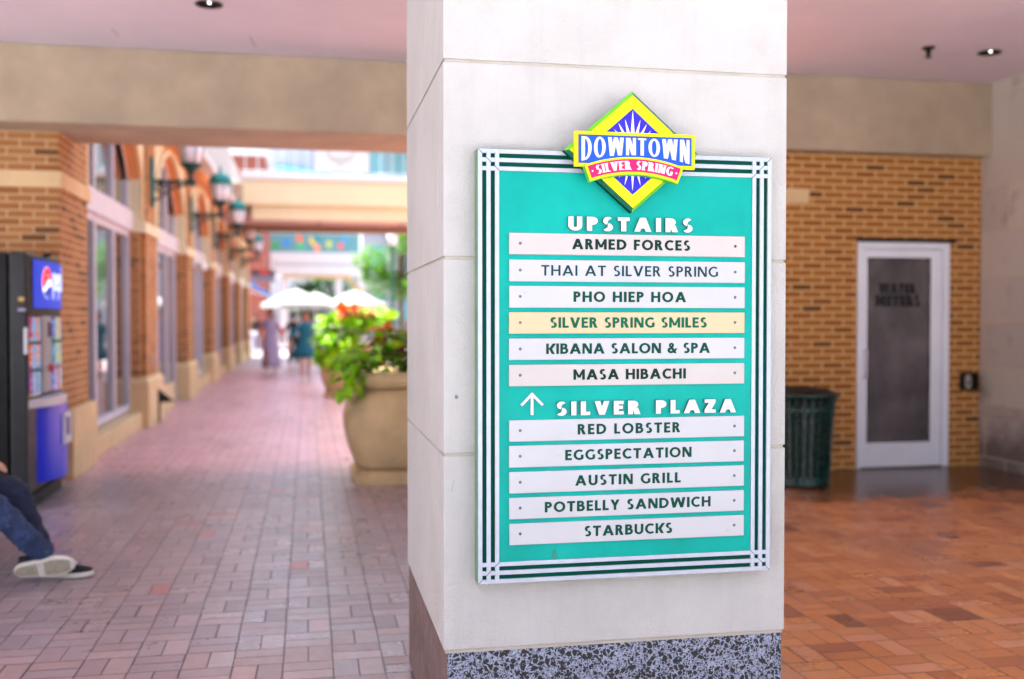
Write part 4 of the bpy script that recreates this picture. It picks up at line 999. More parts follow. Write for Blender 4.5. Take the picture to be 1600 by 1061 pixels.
def sneaker(parent, T, name='shoe', lite=False):
    """canvas sneaker: +x toe, sole on z=0, heel at x=0"""
    L = .295; n = 16
    prof = []
    for i in range(n + 1):
        u = i / n; x = u * L
        w = .030 + .016 * math.sin(min(1, u * 1.6) * math.pi / 2) + .008 * math.sin(max(0, (u - .45) / .4) * math.pi if u < .85 else 0)
        if u > .8: w *= math.sqrt(max(0, 1 - ((u - .8) / .215) ** 2))
        if u < .08: w *= math.sqrt(max(.15, 1 - ((.08 - u) / .09) ** 2))
        prof.append((x, w))
    up = MB(); vs = []; fs = []; k = 10
    for i, (x, w) in enumerate(prof):
        u = x / L
        hgt = .105 if u < .30 else .105 - .055 * min(1, (u - .30) / .38); 
        if u > .78: hgt = .05 - .014 * ((u - .78) / .22)
        for j in range(k):
            a = math.pi * j / (k - 1); vs.append((x, w * math.cos(a) * (1.0 if math.sin(a) < .7 else .92), .022 + (hgt - .022) * math.sin(a) ** .75))
    for i in range(n):
        for j in range(k - 1): a = i * k + j; fs.append((a, a + 1, a + k + 1, a + k))
    fs += [tuple(range(k)), tuple(reversed(range(n * k, n * k + k)))]
    up.add(vs, fs).xform(T); uo = up.build(name, M['shoe'], parent, smooth=True)
    so = MB(); out = [(x, w + .006) for x, w in prof]; out = [(-.004, out[0][1] * .8)] + out + [(L + .006, .010)]
    poly = [(x, -w) for x, w in out] + [(x, w) for x, w in reversed(out)]
    so.pz(poly, 0, .026); so.xform(T); so.build('sole', M['sole'], uo, bevel=.004)
    td = MB()
    for a, b in ((.0, .40), (.44, .995)):
        o_ = [(x, w * .84) for x, w in prof if a * L <= x <= b * L]
        td.pz([(x, -w) for x, w in o_] + [(x, w) for x, w in reversed(o_)], -.003, .002)
    td.xform(T).build('tread', M['tread'], uo)
    la = MB()
    for q in range(5):
        x = .125 + q * .02; z = .1 - (x - .09) * .30
        la.tube([(x, -.032, z - .02), (x + .004, -.012, z + .004), (x + .002, .012, z + .004), (x, .032, z - .02)], .0042, 6)
    la.tube([(.12, 0, .097), (.11, -.03, .10), (.125, -.04, .082)], .004, 6)
    la.xform(T).build('laces', M['lace'], uo, smooth=True)
    tg = MB(); tg.box(.005, .06, -.034, .034, .085, .115); tg.xform(T).build('ankle_collar', M['shoe'], uo, bevel=.012)
    return uo

def seated_person():
    t = thing('person', (-2.1, 6.1, 0), 'seated person in blue jeans and black sneakers with crossed ankles, cut off at the left', 'person')
    hipF, hipB = (-2.13, 5.94, .52), (-2.13, 6.22, .52)
    kF, kB = (-1.66, 5.90, .465), (-1.635, 6.28, .48)
    aF, aB = (-1.40, 6.05, .125), (-1.46, 6.20, .12)
    sk = M['skin']
    skin_body('body', [[('pel', (-2.14, 6.08, .55), .13), ('wa', (-2.20, 6.08, .75), .125), ('ch', (-2.22, 6.08, 1.0), .15), ('sh', (-2.20, 6.08, 1.13), .10), ('nk', (-2.17, 6.08, 1.22), .055), ('hd0', (-2.14, 6.08, 1.29), .055)],
                       [('sh', None, 0), ('s1', (-2.20, 5.90, 1.10), .062), ('e1', (-2.10, 5.84, .82), .045), ('w1', (-1.86, 5.93, .67), .032)],
                       [('sh', None, 0), ('s2', (-2.20, 6.27, 1.10), .062), ('e2', (-2.10, 6.36, .82), .045), ('w2', (-1.83, 6.25, .665), .032)],
                       [('pel', None, 0), ('h1', hipF, .085), ('k1', kF, .058), ('a1', aF, .036)], [('pel', None, 0), ('h2', hipB, .085), ('k2', kB, .058), ('a2', aB, .036)]], sk, t)
    mid = lambda a, b, f, dz=0, dy=0: (a[0] + (b[0] - a[0]) * f, a[1] + (b[1] - a[1]) * f + dy, a[2] + (b[2] - a[2]) * f + dz)
    skin_body('jeans', [[('pel', (-2.14, 6.08, .56), .15), ('wa', (-2.19, 6.08, .72), .145)],
                        [('pel', None, 0), ('h1', hipF, .11), ('m1', mid(hipF, kF, .55, .012), .094), ('k1', kF, .082), ('k1b', mid(kF, aF, .12), .078), ('c1', mid(kF, aF, .42, .0), .072), ('c1b', mid(kF, aF, .7), .065), ('a1', mid(kF, aF, .98), .060)]], M['denim'], t, 3)
    skin_body('jeans', [[('pel', (-2.13, 6.12, .55), .14), ('h2', hipB, .11), ('m2', mid(hipB, kB, .55, .012), .094), ('k2', kB, .084), ('k2b', mid(kB, aB, .12), .08), ('c2', mid(kB, aB, .42), .070), ('c2b', mid(kB, aB, .7), .064), ('a2', mid(kB, aB, .99), .058)]], M['denim_shade'], t, 3)  # rear leg of the same jeans, darkened copy of the denim for shade
    for c_ in t.children:
        if c_.name.startswith('jeans'): creases(c_, .07, .035)
    skin_body('shirt', [[('wa', (-2.19, 6.08, .66), .155), ('w2', (-2.21, 6.08, .8), .15), ('ch', (-2.23, 6.08, 1.0), .17), ('sh', (-2.21, 6.08, 1.13), .13), ('nk', (-2.18, 6.08, 1.185), .075)],
                        [('sh', None, 0), ('s1', (-2.20, 5.90, 1.09), .09), ('e1', (-2.14, 5.86, .93), .068)], [('sh', None, 0), ('s2', (-2.20, 6.27, 1.09), .09), ('e2', (-2.14, 6.33, .93), .068)]], M['shirt'], t)
    head(None, t, Vector((-2.11, 6.08, 1.36)), None, R(-20), 'short', M['hair'], sk)
    hand(t, (-1.84, 5.935, .665), (.95, -.02, -.3), (0, 0, 1), sk, .45)
    hand(t, (-1.80, 6.252, .655), (.95, .05, -.25), (0, 0, 1), sk, .45)
    # front shoe rolled on its side, sole to the viewer; rear shoe pointing along the alley
    B = Matrix(((.985, -.10, -.08, 0), (.13, .36, .90, 0), (.05, -.93, .36, 0), (0, 0, 0, 1)))
    X = Vector((.985, .06, .09)).normalized(); Z = Vector((-.02, .93, .36)); Z = (Z - X * Z.dot(X)).normalized(); Yv = Z.cross(X)
    rot = Matrix((X, Yv, Z)).transposed().to_4x4()
    sneaker(t, Matrix.Translation((-1.560, 5.985, .072)) @ rot)
    X = Vector((.965, -.24, .03)).normalized(); Z = Vector((.04, -.10, 1)); Z = (Z - X * Z.dot(X)).normalized(); Yv = Z.cross(X)
    rot = Matrix((X, Yv, Z)).transposed().to_4x4()
    sneaker(t, Matrix.Translation((-1.475, 6.185, .004)) @ rot)
seated_person()
t = thing('bench', (-2.25, 6.1, 0), 'low wooden bench under the seated person in jeans', 'bench')
m = MB()
for k in range(5): m.box(-2.48 + k * .11, -2.48 + k * .11 + .095, 5.2, 7.0, .375, .41)
m.build('seat', M['bench'], t, bevel=.006)
m = MB()
for k in range(3): m.box(-2.56, -2.53, 5.2, 7.0, .50 + k * .12, .59 + k * .12)
m.build('backrest', M['bench'], t, bevel=.006)
for yy in (5.35, 6.8):
    m = MB(); m.box(-2.46, -2.41, yy, yy + .05, 0, .375); m.box(-2.02, -1.97, yy, yy + .05, 0, .375); m.box(-2.41, -2.02, yy, yy + .05, .32, .37); m.box(-2.528, -2.49, yy, yy + .05, 0, .86); m.build('leg', M['black'], t, bevel=.004)

def walker(loc, label, h=1.68, dress=None, hairk='long', stride=.18, rz=0, sk=None, pants=None, top=None, hem=.45, arms=((.05, -.30, .9), (.05, .30, .9)), bag=None, flare=.26):
    """standing or walking figure facing +x before rz; built at 1.68 m and scaled"""
    t = thing('person', loc, label, 'person', None); sk = sk or M['skind']; s = h / 1.68
    C, Sn = math.cos(rz), math.sin(rz)
    def w(p): return (loc[0] + s * (p[0] * C - p[1] * Sn), loc[1] + s * (p[0] * Sn + p[1] * C), loc[2] + s * p[2])
    def J(j, p, r): return (j, w(p), (r[0] * s, r[1] * s) if isinstance(r, tuple) else r * s)
    f = stride
    legs = [[('pel', None, 0), J('h1', (0, -.09, .86), .088), J('k1', (f * .55 + .03, -.09, .48), .058), J('a1', (f, -.09, .09), .036), J('t1', (f + .15, -.10, .035), .03)],
            [('pel', None, 0), J('h2', (0, .09, .86), .088), J('k2', (-f * .3 + .02, .09, .48), .058), J('a2', (-f, .09, .11), .036), J('t2', (-f + .14, .10, .035), .03)]]
    core = [J('pel', (0, 0, .93), .125), J('wa', (0, 0, 1.08), .105), J('ch', (0, 0, 1.26), .125), J('sh', (0, 0, 1.36), .085), J('nk', (0, 0, 1.44), .05), J('hd', (.01, 0, 1.5), .05)]
    ar = []
    for k, (sg, e) in enumerate(((-1, arms[0]), (1, arms[1]))):
        ar.append([('sh', None, 0), J('s%d' % k, (0, sg * .165, 1.345), .052), J('e%d' % k, (-.02 + e[0] * .4, sg * .20 + (e[1] - sg * .2) * .5, 1.10), .04), J('w%d' % k, e, .027), J('m%d' % k, (e[0] + .02, e[1], e[2] - .05), (.034, .018))])
    skin_body('body', [core] + ar + legs, sk, t)
    for k, e in enumerate((arms[0], arms[1])):
        hand(t, w((e[0] + .01, e[1], e[2] - .05)), (.2 * C, .2 * Sn, -1), (C, Sn, 0), sk, .35, s * .9)
    if dress:
        n = 28; m = MB(); vs = []; fs = []
        prof = [(.05, 1.44), (.12, 1.40), (.175, 1.34), (.165, 1.22), (.135, 1.08), (.16, .96), (.195, .82), (flare * .92, hem + .18), (flare, hem)]
        for i, (r, z) in enumerate(prof):
            for j in range(n):
                a = 2 * math.pi * j / n; fold = 1 + (.07 * math.sin(a * 7 + 1) if i > 5 else 0) * (i - 5) / 3
                vs.append(w((r * .72 * math.cos(a) * fold + (-.05 if i > 6 else 0), r * math.sin(a) * fold, z)))
        for i in range(len(prof) - 1):
            for j in range(n): fs.append((i * n + j, i * n + (j + 1) % n, i * n + n + (j + 1) % n, i * n + n + j))
        m.add(vs, fs); d = m.build('dress', dress, t, smooth=True)
        d.modifiers.new('thick', 'SOLIDIFY').thickness = .006
        for k, (sg, e) in enumerate(((-1, arms[0]), (1, arms[1]))):
            skin_body('sleeve', [[J('a', (0, sg * .13, 1.355), .07), J('b', (-.01 + e[0] * .2, sg * .19 + (e[1] - sg * .2) * .25, 1.22), .06)] + ([J('c', (e[0] * .7, sg * .2 + (e[1] - sg * .2) * .75, 1.02), .05)] if dress is M['tealc'] else [])], dress, t)
    if pants:
        lg = [[J('pel', (0, 0, .93), .135)] + [(a, p, r + .016 * s if not isinstance(r, tuple) else r) for a, p, r in l[1:4]] for l in legs]
        skin_body('trousers', lg, pants, t)
    if top:
        skin_body('top', [[J('wa', (0, 0, .92), .14), J('w2', (0, 0, 1.08), .125), J('ch', (0, 0, 1.26), .145), J('sh', (0, 0, 1.36), .10), J('nk', (0, 0, 1.41), .07)]] + [[('sh', None, 0)] + [(a, p, r + .014 * s) for a, p, r in l[1:3]] for l in ar], top, t)
    for a in ('t1', 't2'):
        q = [p for l in legs for (j, p, r) in l if j == a][0]; b = MB(); b.ball((0, 0, 0), .055, 12, 8, (2.3, .8, .75)); b.xform(Matrix.Translation((q[0] - .05 * C, q[1] - .05 * Sn, loc[2] + .04)) @ Matrix.Rotation(rz, 4, 'Z')); b.build('shoe', M['sole'], t, smooth=True)
    head(None, t, Vector(w((.015, 0, 1.565))), None, rz, hairk, M['hair'], sk)
    if bag:
        m = MB(); m.ball((0, 0, 0), .11, 14, 10, (1.1, .5, .9)); c = w(bag); m.xform(Matrix.Translation(c) @ Matrix.Rotation(rz, 4, 'Z')); b = m.build('handbag', M['red'], None, smooth=True)
        tag(b, 'small red handbag at the arm of the person in lavender', 'handbag')
    return t
walker((-.96, 28.0, 0), 'person in a long lavender dress walking in the alley', 1.70, M['lav'], 'bun', .10, R(-100), hem=.16, flare=.25, arms=((.05, -.34, .92), (.02, .30, .93)), bag=(.08, .30, 1.10))
walker((-.06, 24.5, 0), 'person in a dark teal knee-length dress with bare legs walking in the alley', 1.60, M['tealc'], 'short', .12, R(-80), hem=.55, flare=.30, arms=((.16, -.42, .86), (.0, .34, .95)))
walker((-.42, 31.5, 0), 'person in black seen behind the person in teal', 1.62, None, 'short', .06, R(80), pants=M['blackc'], top=M['blackc'])
walker((-2.02, 42.0, 0), 'person in a black top and pale trousers beside the last arcade pier', 1.66, None, 'short', .05, R(60), pants=M['jean2'], top=M['blackc'])
walker((-1.45, 45.0, 0), 'dark-clothed person under the blue awning at the alley end', 1.62, None, 'long', .05, R(200), pants=M['blackc'], top=M['shirt'])

# ------------------------------------------------------------------ planters and their plants
def planter():
    t = thing('planter', (0, 0, 0), '', 'planter', 'stone urn planters down the middle of the alley')
    prof = [(.525, .13), (.55, .17), (.60, .30), (.632, .45), (.638, .54), (.618, .66), (.562, .755), (.51, .80), (.475, .825)]
    MB().lathe(prof, 0, 0, 48, square=5).build('bowl', M['cast'], t, smooth=True)
    MB().lathe([(.476, .826), (.50, .838), (.525, .855), (.540, .89), (.540, .945), (.525, .975), (.50, .98), (.46, .90)], 0, 0, 48, square=6, cap=False).build('rim', M['cast'], t, smooth=True)
    m = MB().lathe([(.565, .002), (.568, .055), (.56, .068), (.53, .072), (.52, .112), (.536, .129)], 0, 0, 48, square=7).build('foot', M['cast'], t)
    MB().lathe([(.47, .90), (.465, .915)], 0, 0, 32, square=5).build('soil', M['soil'], t)
    return t
P0 = planter(); P0.location = (.955, 9.52, 0); P0['label'] = 'big tan stone urn planter partly hidden behind the pillar'
P1 = copy_tree(P0); P1.location = (.86, 19.75, 0); P1['label'] = 'smaller-looking stone urn planter farther down the alley, under trailing green leaves'
def leaves(mb, c, spread, n, size, droop, rnd, mi=0, zmin=None, aspect=.62, upf=.5):
    for _ in range(n):
        while True:
            a = Vector((rnd.uniform(-1, 1), rnd.uniform(-1, 1), rnd.uniform(-1, 1)))
            if a.length <= 1: break
        p = Vector(c) + Vector((a[0] * spread[0], a[1] * spread[1], a[2] * spread[2]))
        out = Vector((a[0], a[1], 0)); out = out.normalized() if out.length > .01 else Vector((1, 0, 0))
        d = (out + Vector((rnd.uniform(-.7, .7), rnd.uniform(-.7, .7), upf - droop * rnd.uniform(.3, 1.3)))).normalized()
        nrm = (Vector((rnd.uniform(-.6, .6), rnd.uniform(-.6, .6), 1)) + out * .6); s = d.cross(nrm).normalized(); nr = s.cross(d)
        L = size * rnd.uniform(.6, 1.3); w = L * aspect
        q = [p, p + d * L * .3 + s * w * .5 + nr * .05 * L, p + d * L * .65 + s * w * .38 + nr * .02 * L, p + d * L - nr * .15 * L, p + d * L * .65 - s * w * .38 + nr * .02 * L, p + d * L * .3 - s * w * .5 + nr * .05 * L, p + d * L * .45 - nr * .03 * L]
        mb.add(q, [(0, 1, 6), (1, 2, 6), (2, 3, 6), (3, 4, 6), (4, 5, 6), (5, 0, 6)], mi)
def plant(name, label, base, blobs, stems=True, seed=1):
    rnd = random.Random(seed); t = thing(name, base, label, 'plant', None)
    groups = {}
    for (c, sp, n, size, droop, mk, part) in blobs:
        mb = groups.setdefault((part, mk), MB()); leaves(mb, c, sp, n, size, droop, rnd)
    for (part, mk), mb in groups.items(): mb.build(part, M[mk], t)
    m = MB()
    for (c, sp, n, size, droop, mk, part) in blobs:
        for _ in range(4):
            e = Vector(c) + Vector((rnd.uniform(-1, 1) * sp[0] * .6, rnd.uniform(-1, 1) * sp[1] * .6, sp[2] * .2)); b0 = Vector((base[0] + (c[0] - base[0]) * .4 + rnd.uniform(-.05, .05), base[1] + (c[1] - base[1]) * .4, base[2]))
            b0 = Vector((max(b0[0], base[0] - .3), b0[1], base[2])); mid = (b0 + e) / 2 + Vector((0, 0, .1)); m.tube([b0, mid, e], [.008, .006, .003], 5)
    m.build('stem', M['lf2'], t)
x, y = .93, 9.52
plant('trailing_vine', 'lime green trailing vine spilling over the left of the near planter', (x - .38, y - .2, .915),
      [((.58, 9.18, 1.12), (.22, .25, .15), 60, .15, .6, 'lf1', 'foliage'), ((.38, 9.1, 1.05), (.16, .16, .12), 45, .15, 1.2, 'lf1', 'foliage'), ((.36, 9.05, .90), (.09, .10, .10), 24, .14, 2.2, 'lf1', 'foliage'), ((.52, 9.3, 1.06), (.25, .2, .12), 40, .14, .4, 'lf2', 'lower_foliage')], seed=3)
plant('coleus', 'red and orange coleus in the near planter beside the pillar', (x - .05, y - .15, .915),
      [((.86, 9.30, 1.20), (.22, .25, .15), 34, .12, .4, 'lf3', 'foliage'), ((.80, 9.3, 1.14), (.26, .28, .14), 60, .11, .5, 'lf5', 'dark_foliage'), ((.72, 9.26, 1.10), (.16, .22, .12), 26, .10, .5, 'lf4', 'variegated_foliage'), ((.88, 9.4, 1.33), (.22, .22, .09), 34, .12, .2, 'lf3', 'crown_foliage'), ((.86, 9.36, 1.27), (.24, .24, .14), 60, .12, .3, 'lf2', 'green_foliage'), ((.72, 9.3, 1.22), (.14, .2, .12), 24, .12, .3, 'lf1', 'lime_foliage')], seed=5)
plant('leafy_shrub', 'bushy green plant at the back of the near planter', (x + .1, y + .15, .915),
      [((1.0, 9.7, 1.16), (.35, .3, .22), 120, .13, .3, 'lf2', 'foliage'), ((.74, 9.75, 1.22), (.2, .25, .14), 24, .13, .3, 'lf3', 'new_foliage')], seed=6)
x, y = .86, 19.75
plant('caladium', 'big pale variegated leaves and pink flowers in the farther planter', (x - .1, y - .2, .915),
      [((.74, 19.4, 1.32), (.46, .4, .22), 130, .30, .5, 'lf1', 'foliage'), ((.66, 19.3, 1.22), (.42, .3, .2), 36, .26, .5, 'lf4', 'variegated_foliage'), ((.85, 19.3, 1.50), (.40, .3, .12), 30, .20, .1, 'flr', 'flower'), ((1.0, 19.4, 1.50), (.5, .35, .18), 70, .26, .3, 'lf1', 'foliage'), ((.75, 19.3, 1.6), (.2, .2, .08), 30, .2, .1, 'lf3', 'orange_foliage')], seed=11)
plant('hanging_vine', 'green vine hanging over the front of the farther planter', (x - .2, y - .4, .915),
      [((.52, 19.15, 1.08), (.36, .22, .16), 90, .24, 1.1, 'lf1', 'foliage'), ((.42, 19.08, .82), (.30, .12, .20), 60, .24, 2.0, 'lf1', 'foliage'), ((.6, 19.1, .70), (.25, .1, .16), 36, .22, 2.2, 'lf2', 'lower_foliage')], seed=12)

# ------------------------------------------------------------------ foot bridge over the alley
def bridge():
    Y0, Y1 = 26.0, 30.4
    t = thing('foot_bridge', (1.5, Y0, 4), 'cream stucco foot bridge crossing the alley at first floor', 'bridge')
    MB().box(-1.53, 9, Y0, Y0 + .5, 4.235, 4.84).build('fascia', M['cream'], t, bevel=.01)
    MB().box(-1.33, 9, Y0 + .12, Y0 + .5, 3.885, 4.233).build('lower_fascia', M['cream'], t, bevel=.01)
    MB().box(-2.3, -1.36, Y0 + .7, Y0 + 1.3, 4.1, 4.84).build('return_wall', M['cream'], t, bevel=.01)
    MB().box(-1.58, 9, Y0 - .05, Y0 + .56, 4.842, 4.975).build('parapet_cap', M['white'], t, bevel=.015)
    MB().box(-2.3, 9, Y0 + .5, 29.2, 4.0, 4.8).build('deck', M['pinkp'], t)
    MB().box(-2.3, 9, 29.2, Y1, 3.90, 4.8).build('rear_beam', M['brown'], t)
    r = MB()
    for i in range(36):
        xx = -1.5 + i * .3
        if -1.5 <= xx < .15 or xx > 1.7: r.box(xx, xx + .03, Y0 + .2, Y0 + .23, 4.975, 5.95)
    r.box(-1.6, 9, Y0 + .19, Y0 + .24, 5.95, 6.0); r.box(-1.6, 9, Y0 + .19, Y0 + .24, 5.06, 5.10)
    ro = r.build('railing', M['rail'], t)
    MB().box(2.0, 9, Y0 + .24, Y0 + .26, 5.0, 5.9).build('glass_panel', M['aqua'], ro)
    s = MB()
    for i in range(3): s.lathe([(.05, 3.99), (.04, 3.95)], .3 + i * 2.2, 28, 10)
    s.build('soffit_light', M['blackp'], t)
    b = tag(MB().box(.165, 1.53, Y0 + .10, Y0 + .13, 5.10, 5.72).build('banner', M['white']), 'white banner with a grey winged mark on the bridge railing', 'banner')
    fm = MB(); fm.box(.14, .165, Y0 + .09, Y0 + .14, 5.08, 5.74); fm.box(1.53, 1.555, Y0 + .09, Y0 + .14, 5.08, 5.74); fm.box(.165, 1.53, Y0 + .09, Y0 + .14, 5.72, 5.74); fm.box(.165, 1.53, Y0 + .09, Y0 + .14, 5.08, 5.10); fm.build('banner_frame', M['aqua'], b)
    w = MB(); cx, cz = .82, 5.37
    for s_ in (-1, 1):
        pts = [(cx, cz - .16), (cx + s_ * .12, cz - .07), (cx + s_ * .28, cz + .02), (cx + s_ * .38, cz + .26), (cx + s_ * .31, cz + .26), (cx + s_ * .22, cz + .10), (cx, cz + .07)]
        w.py(pts if s_ > 0 else pts[::-1], Y0 + .099, Y0 + .094 - .001 * (s_ > 0))
    w.build('winged_mark', mat('grey_print', S(176, 184, 182), .6), b)
bridge()

# ------------------------------------------------------------------ plaza beyond the bridge
def umbrella():
    t = thing('market_umbrella', (0, 0, 0), '', 'umbrella', 'white market umbrellas beyond the foot bridge')
    n = 8; vs = [(0, 0, 2.62)]; fs = []
    for r, z in ((.5, 2.45), (1.0, 2.20), (1.45, 2.02), (1.46, 1.86)):
        for k in range(n): a = 2 * math.pi * (k + .5) / n; vs.append((r * math.cos(a), r * math.sin(a), z))
    for k in range(n): fs.append((0, 1 + k, 1 + (k + 1) % n))
    for j in range(3):
        for k in range(n): fs.append((1 + j * n + k, 1 + j * n + n + k, 1 + j * n + n + (k + 1) % n, 1 + j * n + (k + 1) % n))
    o = MB().add(vs, fs).build('canopy', M['canvas'], t); o.modifiers.new('thick', 'SOLIDIFY').thickness = .01
    MB().tube([(0, 0, .06), (0, 0, 2.7)], .025, 10).build('pole', M['rail'], t)
    MB().lathe([(.3, .0), (.3, .05), (.06, .1)], 0, 0, 20).build('base', M['black'], t)
    m = MB()
    for k in range(n): a = 2 * math.pi * (k + .5) / n; m.tube([(.03 * math.cos(a), .03 * math.sin(a), 2.55), (1.42 * math.cos(a), 1.42 * math.sin(a), 2.0)], .01, 5)
    m.build('rib', M['rail'], t)
    return t
u0 = umbrella()
for i, (xx, yy, zz, lb) in enumerate([(-.45, 42.0, 0, 'white market umbrella behind the person in lavender'), (.35, 47.0, 0, 'white market umbrella half hidden between the two front ones'), (1.93, 43.5, 0, 'white market umbrella right of the others, above the planter flowers')]):
    o = u0 if i == 0 else copy_tree(u0); o.location = (xx, yy, zz); o['label'] = lb
def tree(name, label, x, y, h, cr, seed, mk, n=2600, leaf=.16, zs=.8):
    rnd = random.Random(seed); t = thing(name, (x, y, 0), label, 'tree', None)
    m = MB(); tr = [(x, y, 0), (x + .04, y, h * .25), (x - .03, y + .03, h * .5), (x + .02, y, h * .8)]
    m.tube(tr, [.09 * h / 5, .075 * h / 5, .06 * h / 5, .03 * h / 5], 8)
    cl = []
    for k in range(26):
        a = rnd.uniform(0, 2 * math.pi); rr = cr * math.sqrt(rnd.random()) * .85; zz = h * rnd.uniform(.42, 1.0)
        f = math.sqrt(max(.15, 1 - ((zz / h - .68) / .36) ** 2)); c = Vector((x + rr * f * math.cos(a), y + rr * f * math.sin(a), zz)); cl.append((c, rnd.uniform(.22, .42) * cr))
        s0 = Vector(tr[1]).lerp(Vector(tr[3]), rnd.random()); m.tube([s0, (s0 + c) / 2 + Vector((0, 0, .1)), c], [.03, .02, .008], 5)
    m.build('trunk', M['bark'], t)
    mb = MB()
    for c, r in cl: leaves(mb, c, (r, r, r * zs), n // 26, leaf, .6, rnd)
    mb.build('crown', M[mk], t)
tree('young_tree', 'bright green young tree near the green lamp post', 3.35, 38.0, 5.8, 1.75, 21, 'tree1', 5200, .2)
tree('young_tree', 'green tree farther off behind the umbrellas', 1.6, 66, 4.4, 1.8, 22, 'tree2', 1600, .25)
tree('street_tree', 'leafy street tree opposite the first arcade window', 3.1, 14.2, 4.6, 1.0, 23, 'tree1', 1800, .16)
tree('street_tree', 'leafy street tree opposite the second arcade window', 3.2, 20.5, 4.8, 1.1, 24, 'tree2', 1800, .16)
tree('low_tree', 'small tree with yellowing leaves left of the pavilion column', .2, 64, 3.6, 1.6, 25, 'tree2', 1200, .25)
t = thing('lamp_post', (2.9, 36, 0), 'dark green iron lamp post in front of the young tree', 'lamp post')
MB().lathe([(.16, 0), (.14, .3), (.07, .5), (.055, 3.9), (.09, 4.0)], 2.9, 36, 14).build('post', M['lampp'], t, smooth=True)
MB().lathe([(.12, 4.0), (.2, 4.45)], 2.9, 36, 14).build('lantern', M['lglass'], t, smooth=True)
MB().lathe([(.23, 4.45), (.16, 4.62), (.03, 4.72)], 2.9, 36, 14).build('cap', M['lampp'], t, smooth=True)
MB().tube([(2.9, 36, 2.2), (2.9, 35.6, 2.25), (2.9, 35.55, 2.4)], .025, 8).build('arm', M['lampp'], t)

def pavilion():
    Y = 60.0
    t = thing('plaza_pavilion', (0, Y, 0), 'white open pavilion with aqua glass balustrade and coloured figures beyond the umbrellas', 'pavilion')
    MB().box(-2.6, 3.1, Y, Y + 5, 4.5, 5.2).build('upper_fascia', M['white'], t)
    MB().box(-2.3, 3.1, Y - .1, Y + 5, 3.90, 4.45).build('lower_fascia', M['white'], t)
    MB().box(-1.3, 2.4, Y - .15, Y + .1, 3.74, 3.89).build('ochre_beam', M['ochre'], t)
    for xx in (-1.5, 1.6, 2.9):
        MB().box(xx, xx + .35, Y, Y + .35, 0, 3.89).build('column', M['white'], t)
    g_ = MB().box(-2.4, 2.95, Y, Y + .06, 5.2, 6.25).build('glass_balustrade', M['aqua'], t)
    MB().box(-2.4, 2.95, Y - .02, Y + .08, 6.25, 6.33).build('handrail', M['rail'], t)
    cols = [S(40, 160, 90), S(40, 130, 230), S(230, 120, 80), S(60, 190, 120), S(226, 200, 70), S(40, 140, 160), S(240, 150, 120), S(200, 210, 80), S(230, 100, 110), S(60, 160, 220)]
    xs_ = [-1.8, -1.15, -.45, -.35, .3, .55, .55, 1.2, 1.9, 2.1]; zs_ = [5.6, 5.75, 6.0, 5.55, 5.85, 5.95, 5.45, 5.7, 5.6, 5.95]
    for k, (c, xx, zz) in enumerate(zip(cols, xs_, zs_)):
        m = MB(); rnd = random.Random(k); n = 9
        m.py([(xx + rnd.uniform(.12, .26) * math.cos(2 * math.pi * i / n), zz + rnd.uniform(.12, .32) * math.sin(2 * math.pi * i / n)) for i in range(n)], Y - .005, Y - .02 - .001 * k); m.build('painted_figure', mat('poster_colour', c, .6), g_)
    m = MB(); m.py([(2.15, 3.74), (2.35, 3.74), (3.2, 3.0), (3.2, 2.75)], Y + .02, Y - .1); m.build('diagonal_brace', M['ochre'], t)
    MB().box(-2.2, 3.0, Y + 4.6, Y + 4.9, 0, 2.2).build('rear_wall', M['wallg'], t)
pavilion()
def facade(name, label, x0, x1, y, z1, material, rows, dep=8, wmat=None, gap=2.2, ww=1.3, z00=1.0):
    t = thing(name, ((x0 + x1) / 2, y, 0), label, 'building')
    MB().box(x0, x1, y, y + dep, 0, z1).build('wall', material, t)
    for r in range(rows):
        m = MB(); zz = z00 + r * (z1 - z00) / rows; k = int((x1 - x0 - .6) / gap)
        for i in range(k):
            xx = x0 + .5 + i * gap; m.box(xx, xx + ww, y - .03, y + .1, zz + .2, zz + (z1 - z00) / rows * .62)
        m.build('window_row', wmat or M['glass'], t)
    MB().box(x0 - .15, x1 + .15, y - .2, y + dep, z1, z1 + .35).build('cornice', M['white'], t)
    return t
facade('office_building', 'pale grey office building filling the far end of the plaza', -14, 16, 84, 17, M['wallw'], 5, wmat=M['aqua'])
facade('office_tower', 'narrow grey tower behind the young tree', 3.25, 9.5, 63, 13, M['wallg'], 4, 6, M['aqua'], 1.7, .9)
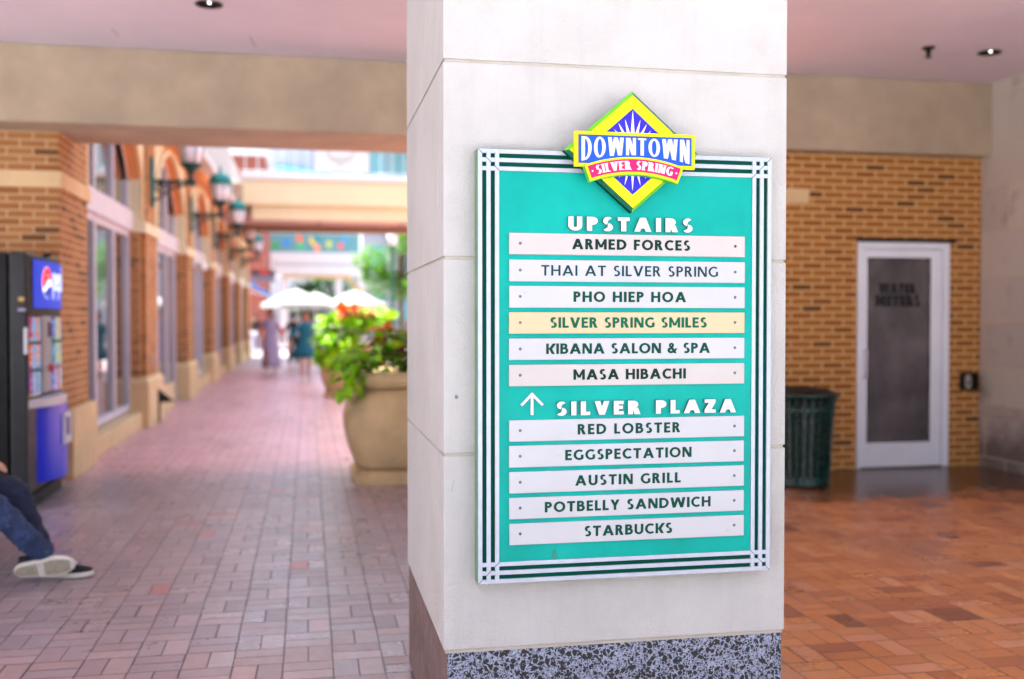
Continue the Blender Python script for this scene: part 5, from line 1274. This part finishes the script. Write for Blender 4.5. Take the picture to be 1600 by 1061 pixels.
facade('shop_row', 'red brick shop building at the far left of the plaza', -12, -1.95, 49.5, 9, M['redbr'], 3, 8, None, 2.0, 1.2)
facade('shop_row', 'tan stucco shop building on the right beyond the brick wall, hidden from the walkway', 7, 26, 38, 9, M['stucco'], 3, 8, None, 2.4, 1.5)
t = thing('upper_shop', (0, 72, 0), 'white upper shop front with a royal blue awning above the foot bridge', 'building')
MB().box(-3.2, 1.6, 70, 76, 0, 13).build('wall', M['wallw'], t)
MB().add([(-1.9, 70, 11.6), (1.5, 70, 11.2), (1.5, 68.6, 10.4), (-1.9, 68.6, 10.8), (-1.9, 70, 10.4), (1.5, 70, 10.2)], [(0, 1, 2, 3), (0, 3, 4), (1, 5, 2), (3, 2, 5, 4)]).build('awning', M['blueaw'], t)
MB().box(-1.3, 1.2, 69.94, 70.05, 7.5, 9.9).build('shop_window', M['aqua'], t)
t = thing('shade_awning', (-1.9, 45, 2.6), 'sky blue canvas awning jutting out over the alley end', 'awning')
o = MB().add([(-2.4, 44, 3.05), (-2.4, 46, 3.05), (-1.35, 46, 2.35), (-1.35, 44, 2.35), (-1.35, 44, 2.2), (-1.35, 46, 2.2), (-2.4, 44, 2.85), (-2.4, 46, 2.85)], [(0, 3, 2, 1), (3, 4, 5, 2), (0, 6, 4, 3), (1, 2, 5, 7)]).build('canvas', M['bluec'], t); o.modifiers.new('thick', 'SOLIDIFY').thickness = .01
MB().tube([(-2.4, 44, 2.6), (-1.36, 44, 2.3)], .02, 6).build('strut', M['rail'], t)
t = thing('hanging_sign', (-1.7, 42, 3), 'dark shop sign with a red top hung above the sky blue awning', 'sign')
MB().box(-2.17, -1.25, 42, 42.08, 2.90, 3.30).build('board', mat('slate_sign', S(120, 112, 132), .6), t, bevel=.01)
MB().box(-2.19, -1.23, 41.97, 42.11, 3.19, 3.31).build('dark_header', M['ink'], t)
MB().box(-1.85, -1.5, 41.95, 41.969, 3.20, 3.34).build('red_badge', M['red'], t)
MB().tube([(-3.0, 42.04, 3.36), (-1.25, 42.04, 3.36)], .02, 8).build('arm', M['black'], t)
